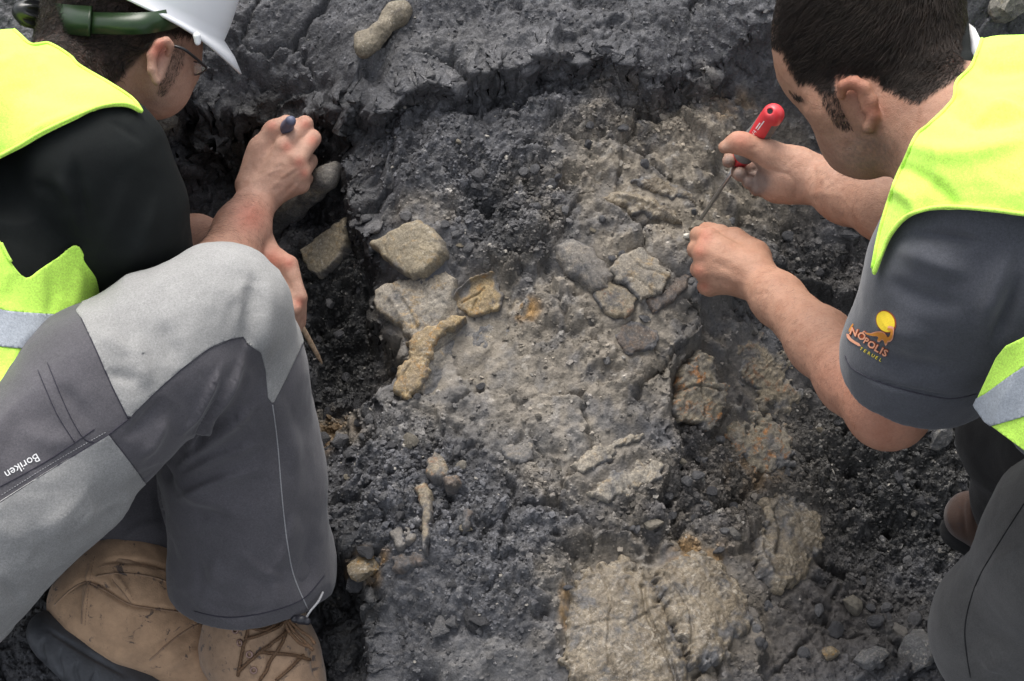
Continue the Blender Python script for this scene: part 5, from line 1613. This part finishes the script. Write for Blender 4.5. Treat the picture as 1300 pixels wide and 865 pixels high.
for pts, w, am in (([(1226, 622), (1222, 650), (1228, 688)], 3, -.004), ([(1258, 640), (1250, 662), (1262, 690)], 4, .004), ([(1246, 618), (1238, 650), (1246, 694)], 4, -.003), ([(1204, 640), (1206, 660), (1214, 680)], 4, .002)):
    v = fold(v, n, pts, w, am)
so = obj('shoe', mesh_np('shoe', v, t), M_SHOE, mr)
ops = chain([(1218, 676, 2.0, 26), (1268, 690, 2.005, 32), (1325, 704, 2.01, 34)], .02, (CV(-.1, -.62, .78), .45))
v, q = mesh_sdf(ops, .0028)
obj('sole', mesh_np('sole', *finish(v, q, 1)[:2]), M_TSHADE, so)

# ---- screwdriver
tip, tipn = ghit(888, 281)
sdv = empty('screwdriver', tip, 'screwdriver with red and grey handle gripped in hand, its blade on the ground', 'screwdriver')
A, Bq = P(939, 204, 1.985), P(985, 141, 1.905)
axd = (Bq - A) / np.linalg.norm(Bq - A)
pos = lambda u: A + (Bq - A) * u
s_ = 1.95 / FPX
ops = []
for u0, u1, r0, r1 in ((0.0, .14, 11, 13), (.14, .28, 13, 12), (.28, .45, 12.5, 14.3), (.45, .93, 14.3, 14)):
    ops.append((1, .004, Cone(pos(u0), pos(u1), r0 * s_, r1 * s_)))
hd_, _ = J(977.5, 141.5, 1.905, 1)
vd3 = (hd_ - CAM) / np.linalg.norm(hd_ - CAM)
ops.append((-1, .001, Cone(hd_ - vd3 * .05, hd_ + vd3 * .05, .0032, .0032)))
v, q = mesh_sdf(ops, .0011)
v, t, n = finish(v, q, 2)
fpx, fpy, fd = pix(v)
al = (v - A) @ axd / np.linalg.norm(Bq - A)
red_f = np.maximum(poly_sd(fpx, fpy, smooth_poly([(992, 130), (977, 130), (964, 146), (949, 172), (943, 190), (955, 194), (967, 181), (978, 163), (985, 151), (996, 142)], 4)), (.10 - al) * 60)
red_f = np.maximum(red_f, (al - .88) * 60)
M_RHAN = mat_plain('red_plastic_handle', (.62, .045, .055), .36, .12, 60, .04)
M_GHAN = mat_plain('grey_rubber_grip', (.15, .14, .13), .7, .15, 200, .2)
v, tr_, tg_ = split_field(v, t, red_f)
a_, b_ = compact(v, tg_); hnd = obj('handle', mesh_np('handle', a_, b_), M_GHAN, sdv)
a_, b_ = compact(v, tr_); obj('red_inlay', mesh_np('red_inlay', a_, b_), M_RHAN, hnd)
HT = bvh(v, np.concatenate([tr_, tg_]))
an = math.atan2(-63, 46)
xd = np.array([math.cos(an), math.sin(an)]); yd = np.array([math.sin(an), -math.cos(an)])
text_on('lettering', HT, 'V4', 6.5, (957, 173), xd, yd, M_WHITE, hnd, .0004)
for k in range(2):
    o_ = np.array([962.0, 165.0]) + yd * (k * 2.8 - .8)
    decal('print_line', HT, [[o_, o_ + xd * (14 - 5 * k), o_ + xd * (14 - 5 * k) + yd * 1.3, o_ + yd * 1.3]], M_WHITE, hnd, .0004)
sh0 = A - axd * .004
obj('blade', mesh_np('blade', *tube_mesh([sh0, sh0 + (tip - sh0) * .4, sh0 + (tip - sh0) * .9, tip + (sh0 - tip) * .02, tip - (sh0 - tip) * .03], [.0025, .0025, .0025, .0024, .0012], 12)), M_STEEL, sdv)

# ================================================================== FOSSILS AND ROCKS
def mat_bone(name, ca, cb, cc, dust=.45, scale=26, rough=.75, seed=0.0, crack=True, speck=.38):
    """bone: two body colours, stain colour, dark dust lying in patches"""
    m, N, L, B = mat_new(name)
    tc0 = N.new('ShaderNodeTexCoord').outputs['Object']
    mp = N.new('ShaderNodeMapping'); mp.inputs['Location'].default_value = (seed, seed * .7, seed * 1.3); L.new(tc0, mp.inputs[0]); tc = mp.outputs[0]
    ca, cb, cc = (tuple(.80 * q + .02 * sum(c) / 3 for q in c) for c in (ca, cb, cc))
    a = noise_node(N, L, scale, 6, .7, tc, .4); b = noise_node(N, L, scale * 2.1, 6, .7, tc, .8); c = noise_node(N, L, scale * 1.3, 5, .7, tc, .3); f = noise_node(N, L, 420, 4, .7, tc)
    col = ramp(N, L, a.outputs[0], [(.32, ca), (.66, cb)])
    col = mixc(N, L, col, cc, ramp(N, L, b.outputs[0], [(.54, 0.0), (.68, .85)]))
    sp = noise_node(N, L, 300, 3, .6, tc); sp2 = noise_node(N, L, scale * .8, 3, .6, tc)
    mlt = N.new('ShaderNodeMath'); mlt.operation = 'MULTIPLY'; L.new(ramp(N, L, sp.outputs[0], [(.54, 0.0), (.66, .8)]), mlt.inputs[0]); L.new(ramp(N, L, sp2.outputs[0], [(.42, 0.0), (.62, .8)]), mlt.inputs[1])
    col = mixc(N, L, col, (.36, .33, .28), mlt.outputs[0])
    col = mixc(N, L, col, (.07, .07, .074), ramp(N, L, c.outputs[0], [(.62 - dust * .4, 0.0), (.74 - dust * .3, .85)]))
    col = mixc(N, L, col, ramp(N, L, f.outputs[0], [(.3, .6), (.7, 1.35)]), .75, 'MULTIPLY')
    h = f.outputs[0]
    if crack:
        vo = N.new('ShaderNodeTexVoronoi'); vo.feature = 'DISTANCE_TO_EDGE'; vo.inputs['Scale'].default_value = 70
        dn = mixc(N, L, tc, b.outputs['Color'], .06); L.new(dn, vo.inputs['Vector'])
        ck = ramp(N, L, vo.outputs['Distance'], [(.0, .25), (.04, 1.0)])
        col = mixc(N, L, col, ck, .7, 'MULTIPLY')
    vs = N.new('ShaderNodeTexVoronoi'); vs.inputs['Scale'].default_value = 420; L.new(tc, vs.inputs['Vector'])
    vs2 = N.new('ShaderNodeTexVoronoi'); vs2.inputs['Scale'].default_value = 760; L.new(tc, vs2.inputs['Vector'])
    q1 = N.new('ShaderNodeSeparateColor'); L.new(vs.outputs['Color'], q1.inputs[0]); q2 = N.new('ShaderNodeSeparateColor'); L.new(vs2.outputs['Color'], q2.inputs[0])
    col = mixc(N, L, col, ramp(N, L, q1.outputs[0], [(0, .62), (.6, 1.0), (1, 1.35)]), speck, 'MULTIPLY')
    col = mixc(N, L, col, ramp(N, L, q2.outputs[0], [(0, .62), (.6, 1.0), (1, 1.4)]), speck, 'MULTIPLY')
    du = N.new('ShaderNodeVertexColor'); du.layer_name = 'Dust'
    col = mixc(N, L, col, ramp(N, L, f.outputs[0], [(.3, (.05, .05, .053)), (.7, (.15, .15, .155))]), du.outputs[0])
    L.new(col, B.inputs['Base Color']); B.inputs['Roughness'].default_value = rough; B.inputs['Specular IOR Level'].default_value = .35
    ad = N.new('ShaderNodeMath'); ad.operation = 'MULTIPLY_ADD'
    L.new(a.outputs[0], ad.inputs[0]); ad.inputs[1].default_value = 2.0; L.new(h, ad.inputs[2])
    bump(N, L, B, ad.outputs[0], .5, .0015)
    return m
TAN, GRY, OCH, RUST, PAL = (.30, .245, .165), (.19, .185, .18), (.36, .24, .085), (.27, .10, .03), (.31, .265, .20)
BONES = [mat_bone('bone_tan', TAN, (.21, .18, .14), RUST, .35, 30, seed=1), mat_bone('bone_grey', GRY, (.26, .235, .20), TAN, .5, 24, seed=2), mat_bone('bone_ochre', (.38, .28, .14), (.28, .22, .15), (.42, .22, .06), .12, 36, seed=3),
         mat_bone('bone_rust', (.30, .25, .17), (.21, .19, .165), (.46, .17, .025), .10, 38, seed=4), mat_bone('bone_pale', (.29, .24, .17), (.125, .10, .072), (.46, .41, .335), .30, 26, .48, seed=5, crack=True, speck=.4), mat_bone('bone_brown', (.16, .12, .095), (.11, .095, .085), (.2, .13, .08), .4, 40, seed=6),
         mat_bone('bone_beige', (.225, .20, .17), (.17, .16, .15), (.30, .25, .19), .35, 18, seed=7, crack=False), mat_bone('bone_drab', (.25, .23, .20), (.33, .285, .22), (.38, .26, .12), .18, 22, seed=8), mat_bone('bone_slate', (.185, .175, .155), (.25, .22, .165), (.32, .25, .14), .2, 26, seed=14, crack=False), mat_bone('bone_plate', (.33, .275, .185), (.23, .20, .15), (.36, .25, .12), .06, 30, seed=15, crack=False)]

def slab(name, label, cat, poly, th, mat, dome=.004, edge=.004, rough=.0022, lift=0.0, ridges=(), cracks=(), group=None, tilt=None, parent=None, jag=.0022, dfun=None, thk=.55):
    """a piece of bone lying on the ground with its own outline, thickness and relief"""
    th, dome, edge, lift = th * thk, dome * .5, edge * .28, lift * .7
    pts = np.array(poly, float)
    c2 = np.mean(poly, 0)
    H_ = []
    for p_ in poly:
        for u in (.9, .45):
            H_.append(ghit(*(c2 + (np.array(p_) - c2) * u))[0])
    H_ = np.array(H_); c = np.median(H_, 0)
    A_ = np.c_[H_[:, :2] - c[:2], np.ones(len(H_))]
    w, *_ = np.linalg.lstsq(A_.T @ A_ + np.diag([4e-4, 4e-4, 0]), A_.T @ H_[:, 2], rcond=None)
    w[:2] = np.clip(w[:2], -1.1, 1.1)
    n_ = np.array([-w[0], -w[1], 1.0]); n_ /= np.linalg.norm(n_)
    if tilt is not None:
        n_ = n_ + tilt; n_ /= np.linalg.norm(n_)
    o_ = np.array([c[0], c[1], w[2]]) + n_ * lift
    e1 = np.cross(np.array([0, 1.0, 0]), n_); e1 /= np.linalg.norm(e1); e2 = np.cross(n_, e1)
    top = o_ + n_ * th * .7
    def onpl(a, b):
        dr = P(a, b, 1.0) - CAM
        s = ((top - CAM) @ n_) / (dr @ n_)
        q = CAM + dr * s - o_
        return q @ e1, q @ e2
    L2 = np.array([onpl(a, b) for a, b in pts])
    lo, hi = L2.min(0) - .004, L2.max(0) + .004
    step = max(.0014, math.sqrt((hi[0] - lo[0]) * (hi[1] - lo[1]) / 9000))
    xs, ys = np.arange(lo[0], hi[0], step), np.arange(lo[1], hi[1], step)
    X, Y = np.meshgrid(xs, ys); nx = len(xs); X, Y = X.ravel(), Y.ravel()
    p3 = np.stack([X + o_[0] * 7, Y + o_[1] * 7, np.zeros(len(X))], 1)
    sd = poly_sd(X, Y, L2) + jag * fbm(p3, 130, 3, 3) * 2 + jag * fbm(p3, 45, 3, 5) * 2
    mxs = max(sd.max(), 1e-4)
    h = th * (1 - np.exp(-np.maximum(sd, 0) / edge)) * .8 + dome * (1 - (1 - np.clip(sd / mxs, 0, 1)) ** 2) + rough * .7 * fbm(p3, 35, 4, 11) + rough * .45 * fbm(p3, 170, 3, 13)
    fl = fbm(p3, 28, 3, 17) * 5; h = h + rough * .35 * (np.floor(fl) - fl + .5)
    for lst, sg in ((ridges, 1), (cracks, -1)):
        for ln_, wd, am in lst:
            q2 = np.array([onpl(a, b) for a, b in smooth_poly(ln_, 4, False)])
            dl, _, par = line_dist(X + fbm(p3, 90, 2, 19) * .0015, Y, q2)
            h = h + sg * am * np.exp(-(dl / (wd / 1000.0)) ** 2) * (sstep(0, .1, par) * sstep(0, .1, 1 - par) if sg > 0 else 1)
    dust = sstep(-.15, .25, fbm(p3, 40, 4, 23) - .5 * np.clip(sd / (mxs * .4), 0, 1) + .09 + (dfun(*pix(o_ + X[:, None] * e1 + Y[:, None] * e2)[:2]) if dfun else 0)) * .85
    if dfun: h = h - .032 * np.clip(dfun(*pix(o_ + X[:, None] * e1 + Y[:, None] * e2)[:2]), 0, 1)
    V = o_ + X[:, None] * e1 + Y[:, None] * e2 + h[:, None] * n_
    i0 = (np.arange(len(ys) - 1)[:, None] * nx + np.arange(nx - 1)[None]).ravel()
    T = tri(np.stack([i0, i0 + 1, i0 + nx + 1, i0 + nx], 1))
    V, tp, _ = split_field(np.c_[V, dust], T, sd)
    V, tp = compact(V, tp); du_ = V[:, 3]; V = V[:, :3]
    e = np.concatenate([tp[:, [0, 1]], tp[:, [1, 2]], tp[:, [2, 0]]]); k = np.sort(e, 1); kk = k[:, 0].astype(np.int64) * len(V) + k[:, 1]
    u, inv, cnt = np.unique(kk, return_inverse=True, return_counts=True)
    be = e[cnt[inv] == 1]
    m_ = len(V); dn = V - n_ * (th + .02)
    side = np.concatenate([np.stack([be[:, 1], be[:, 0], be[:, 0] + m_], 1), np.stack([be[:, 1], be[:, 0] + m_, be[:, 1] + m_], 1)])
    V, F = np.concatenate([V, dn]), np.concatenate([tp, side])
    me = mesh_np(name, V, F); set_col(me, 'Dust', np.concatenate([du_, np.ones(m_)]))
    o = obj(name, me, mat, parent)
    return tag(o, label, cat, group) if label else o

slab('fossil_plate', 'almond shaped tan fossil plate with raised rim in the black hollow', 'fossil', BONE_AREA['almond'], .020, BONES[9], .003, lift=.014, dfun=lambda a, b: -.3, jag=.0012,
     ridges=[([(437, 278), (439, 300), (433, 322), (415, 344)], 2.0, .005)], cracks=[([(431, 282), (431, 302), (424, 322)], 1.2, .002)])
slab('fossil_plate', 'rounded grey and tan fossil plate overhanging the hollow edge', 'fossil', BONE_AREA['oval'], .026, BONES[9], .006, .005, .0015, lift=.006, dfun=lambda a, b: -.2, jag=.0012, cracks=[([(495, 298), (490, 310), (492, 325)], 1.2, .0015)])
slab('fossil_bone', 'broad flat grey tan bone with concave margin beside the hollow', 'fossil', BONE_AREA['broad'], .022, BONES[7], .004, .004, .004, .003, dfun=lambda a, b: sstep(545, 600, a + .35 * (b - 400)) * 1.0 - .3, thk=.7,
     cracks=[([(505, 372), (520, 395), (530, 420)], 1.2, .003), ([(545, 352), (540, 385), (548, 412)], 1.0, .002), ([(548, 446), (565, 432), (596, 404)], 1.4, .005), ([(550, 470), (585, 455), (610, 430)], 1, .002)], ridges=[([(492, 372), (506, 396), (522, 420)], 4, .003)])
slab('fossil_bone', 'ochre stained bone edge curving down beside the hollow', 'fossil', BONE_AREA['shaft'], .012, BONES[2], .004, .004, .002, .021, dfun=lambda a, b: -.2,
     cracks=[([(512, 456), (530, 452), (545, 456)], .8, .0015), ([(520, 462), (513, 480), (516, 500)], 1.0, .003)])
slab('fossil_plate', 'yellowish cracked bone plate with curled pale rim', 'fossil', BONE_AREA['rim'], .010, BONES[2], .002, .003, .002, .003,
     ridges=[([(574, 386), (581, 371), (600, 355), (630, 346)], 2.4, .010)], cracks=[([(585, 385), (605, 375), (615, 366)], 1, .003), ([(600, 395), (606, 380)], 1, .003)])
slab('fossil_plate', 'smooth domed grey beige plate in the middle of the dig', 'fossil', BONE_AREA['dome'], .016, BONES[6], .010, .006, .001, .003, dfun=lambda a, b: -.25, jag=.0015, cracks=[([(742, 318), (756, 345), (770, 362)], 1.0, .002), ([(735, 330), (748, 352), (752, 366)], 1.0, .002)])
slab('fossil_plate', 'flat tan plate fragment below the smooth domed plate', 'fossil', BONE_AREA['tanflat'], .010, BONES[0], .003, .003, .0015, .002)
slab('fossil_plate', 'fissured beige plate beside the fist', 'fossil', BONE_AREA['fissured'], .014, BONES[7], .004, .003, .0015, .003, dfun=lambda a, b: -.15, cracks=[([(800, 325), (814, 340), (832, 345), (848, 352)], .9, .002), ([(796, 350), (812, 356), (830, 372)], .9, .002)])
slab('fossil_plate', 'small brown plate on the crumbling edge under the fist', 'fossil', BONE_AREA['fist'], .008, BONES[5], .003, .003, .002, .002)
slab('fossil_plate', 'dull brown angular plate half buried in grey dust', 'fossil', BONE_AREA['brown'], .007, BONES[5], .002, .003, .002, .0015)
slab('fossil_bone', 'long pale ridge of bone pointing to the screwdriver tip', 'fossil', BONE_AREA['ridge'], .014, BONES[4], .006, .004, .004, -.001, jag=.004, ridges=[([(775, 247), (820, 258), (870, 286)], 3, .004)])
slab('fossil_bone', 'thin pale splinter of bone above the long ridge', 'fossil', BONE_AREA['splinter'], .010, BONES[4], .004, .003, .004, -.002, jag=.004)
slab('fossil_slab', 'upright rectangular slab of bone with rust orange streaks', 'fossil', BONE_AREA['slab'], .040, BONES[3], .002, .002, .0045, .010, dfun=lambda a, b: -.3, jag=.003,
     cracks=[([(862, 498), (885, 490), (915, 496)], 1.4, .004), ([(885, 455), (890, 490), (895, 530)], 1.2, .003)])
slab('bone_fragment', 'small flat greyish chip lying on the pale dust', 'fossil', [(635, 567), (650, 563), (676, 561), (679, 584), (660, 587), (640, 583)], .008, BONES[6], .001, .002, .0012, .002)
slab('bone_fragment', 'square grey chip paired with its broken twin', 'fossil', [(493, 676), (508, 667), (515, 688), (506, 693)], .007, BONES[6], .001, .002, .001, .002)
slab('bone_fragment', 'narrower grey chip broken off the square chip', 'fossil', [(511, 667), (522, 664), (528, 680), (517, 688)], .007, BONES[6], .001, .002, .001, .002)
slab('wood_fragment', 'reddish brown fibrous fragment below the grey chips', 'fossil', [(493, 705), (510, 700), (530, 700), (542, 710), (525, 719), (498, 721)], .010, BONES[5], .002, .003, .004, .002)
slab('bone_fragment', 'honeycombed knob of bone standing on the front mound', 'fossil', [(541, 584), (551, 571), (560, 578), (565, 596), (558, 606), (546, 608), (540, 600)], .016, BONES[0], .004, .003, .0012, .006)
slab('bone_fragment', 'narrow upright blade of bone below the honeycombed knob', 'fossil', [(528, 619), (540, 609), (549, 620), (548, 650), (543, 680), (538, 697), (534, 680), (533, 650)], .018, BONES[0], .003, .003, .002, .006)
slab('bone_fragment', 'dark brown hollow bone end beside the narrow blade', 'fossil', [(586, 650), (594, 638), (601, 650), (598, 668), (588, 674)], .012, BONES[5], .002, .003, .002, .004)
slab('bone_fragment', 'dark splinter between knob and hollow bone end', 'fossil', [(562, 606), (578, 603), (586, 612), (576, 618), (565, 616)], .010, BONES[5], .002, .003, .002, .003)
slab('fossil_bone', 'slanting tan strip of bone on the front slope', 'fossil', BONE_AREA['strip'], .010, BONES[7], .004, .003, .003, -.001, jag=.004)
slab('fossil_bone', 'grey ledge of flaky bone under the tan strip', 'fossil', BONE_AREA['ledge'], .010, BONES[7], .004, .003, .004, -.001, jag=.004)
slab('fossil_bone', 'large pale lobe of bone in the front pit, left half', 'fossil', BONE_AREA['lobe_l'], .020, BONES[4], .022, .012, .0028, .001, thk=.45, jag=.0045, dfun=lambda a, b: -.22,
     cracks=[([(815, 745), (825, 790), (850, 840), (860, 870)], 2.5, .008), ([(760, 720), (775, 770), (770, 830), (790, 880)], 1.5, .003), ([(730, 800), (790, 790), (840, 810)], 1.2, .002), ([(790, 800), (840, 770), (850, 800)], 1.2, .002)], ridges=[([(832, 790), (850, 815), (862, 838)], 2, .005)])
slab('fossil_bone', 'large mottled lobe of bone in the front pit, right half', 'fossil', BONE_AREA['lobe_r'], .020, BONES[4], .018, .012, .003, .001, thk=.45, jag=.0045, dfun=lambda a, b: -.18,
     cracks=[([(845, 730), (870, 770), (880, 815)], 2, .005)])
slab('fossil_bone', 'curved horn shaped pale bone right of the large lobes', 'fossil', BONE_AREA['horn'], .020, BONES[4], .012, .008, .004, .001, thk=.4, jag=.004, dfun=lambda a, b: -.12,
     ridges=[([(970, 655), (960, 700), (985, 738), (1010, 735)], 6, .007)], cracks=[([(985, 650), (992, 680), (985, 705)], 5, .008)])
slab('fossil_bone', 'brownish ochre bone patch under the bent elbow', 'fossil', BONE_AREA['patch'], .018, BONES[3], .008, .008, .004, .000, thk=.3, jag=.008)
slab('fossil_bone', 'worn brown bone slope between rusty slab and elbow', 'fossil', BONE_AREA['slope'], .016, BONES[0], .008, .008, .004, .000, thk=.3, jag=.008)

def bone_obj(name, label, js, mat, k, h=.0016, folds=(), dsub=0.0):
    jj = []
    for a, b, r in js:
        dd = pix(ghit(a, b)[0][None])[2][0]
        jj.append((a, b, dd - dsub - r * .35 * dd / FPX, r))
    v, q = mesh_sdf(chain(jj, k), h)
    v, t, n = finish(v, q, 2)
    for p_, w_, a_ in folds:
        v = fold(v, n, p_, w_, a_)
    v = wrinkle(v, n, 60, .0018, 3); v = wrinkle(v, vnormals(v, t), 220, .0007, 4)
    return tag(obj(name, mesh_np(name, v, t), mat), label, 'fossil')
mb = BONES[4].copy()
bone_obj('loose_bone', 'loose knobbly tan bone lying on the upper terrace', [(458, 48, 9), (463, 60, 11), (474, 50, 10), (484, 38, 9.5), (496, 25, 11.5), (506, 16, 14), (512, 12, 9)], mat_bone('bone_weathered', (.25, .215, .16), (.17, .145, .105), (.10, .085, .07), .15, 30, seed=9, crack=False), .012, .0014, [([(470, 40), (485, 30), (500, 20)], 4, .0015)])
bone_obj('fossil_bone', 'long straight grey bone lying across the hollow behind the hand', [(348, 287, 16), (372, 265, 15), (398, 241, 14), (414, 226, 14), (425, 214, 9)], BONES[1], .012, .0018, [([(360, 282), (390, 258), (415, 236)], 4, -.002), ([(355, 270), (385, 246), (410, 222)], 4, .002)], .008)
# clod between the fingers
def rock(name, label, px_, py_, s_, sc, mat, seed, rot=0.0, dsub=0.0):
    v, t = rock_mesh(seed, 3, 1.0, .25)
    p_, n_ = ghit(px_, py_)
    if dsub: p_ = P(px_, py_, pix(p_[None])[2][0] - dsub)
    R_ = np.array(Matrix.Rotation(rot, 3, 'Z'))
    v = (v * np.array(sc)) @ R_.T * s_
    v = v + vnormals(v, t) * (fbm(v + seed, 140, 3, seed) * s_ * .12)[:, None]
    return tag(obj(name, mesh_np(name, v + p_ + np.array([0, 0, s_ * .15]), t, False), mat), label, 'rock')
M_ROCKG = mat_bone('grey_rock', (.11, .11, .115), (.17, .168, .165), (.22, .20, .17), .3, 34, seed=11, crack=False)
M_ROCKP = mat_bone('pale_rock', (.24, .225, .19), (.17, .16, .14), (.30, .25, .17), .2, 34, seed=12, crack=False)
M_ROCKO = mat_bone('ochre_rock', (.26, .19, .10), (.15, .13, .10), (.42, .22, .04), .2, 40, seed=13, crack=False)
rock('rock', 'rounded grey rock beside the kneeling trouser leg', 1104, 842, .022, (1.1, .9, .8), M_ROCKG, 41, .4)
rock('rock', 'larger angular grey rock touching the kneeling trouser leg', 1165, 828, .027, (1.15, .95, .8), M_ROCKG, 42, 1.0)
rock('rock', 'small rusty yellow stone in the shaded front gravel', 1053, 832, .012, (1.1, .8, .8), M_ROCKO, 43, .3)
rock('rock', 'shiny grey block behind the slate sleeve hem', 1192, 556, .020, (.9, 1.0, .9), M_ROCKG, 44, .7)
rock('rock', 'pale broken rock under the chin of the person in hard hat', 207, 156, .018, (1.2, .8, .8), M_ROCKP, 45, .2)
rock('rock', 'pale boulder at the top beyond the bare head', 1284, 8, .026, (1.2, .9, .8), M_ROCKP, 46, .6)
rock('rock', 'white glinting pebble by the screwdriver tip', 872, 300, .004, (1, 1, .8), mat_plain('white_pebble', (.62, .58, .5), .6, .1), 47)
rock('rock', 'yellow crusted lump at the edge of the front mound', 463, 722, .020, (.9, 1.2, .7), M_ROCKO, 48, .2)
rock('rock', 'dark clod pinched at the knuckles of the fist', 886, 287, .009, (1.1, .9, .8), M_STONE, 49, .5, .03)
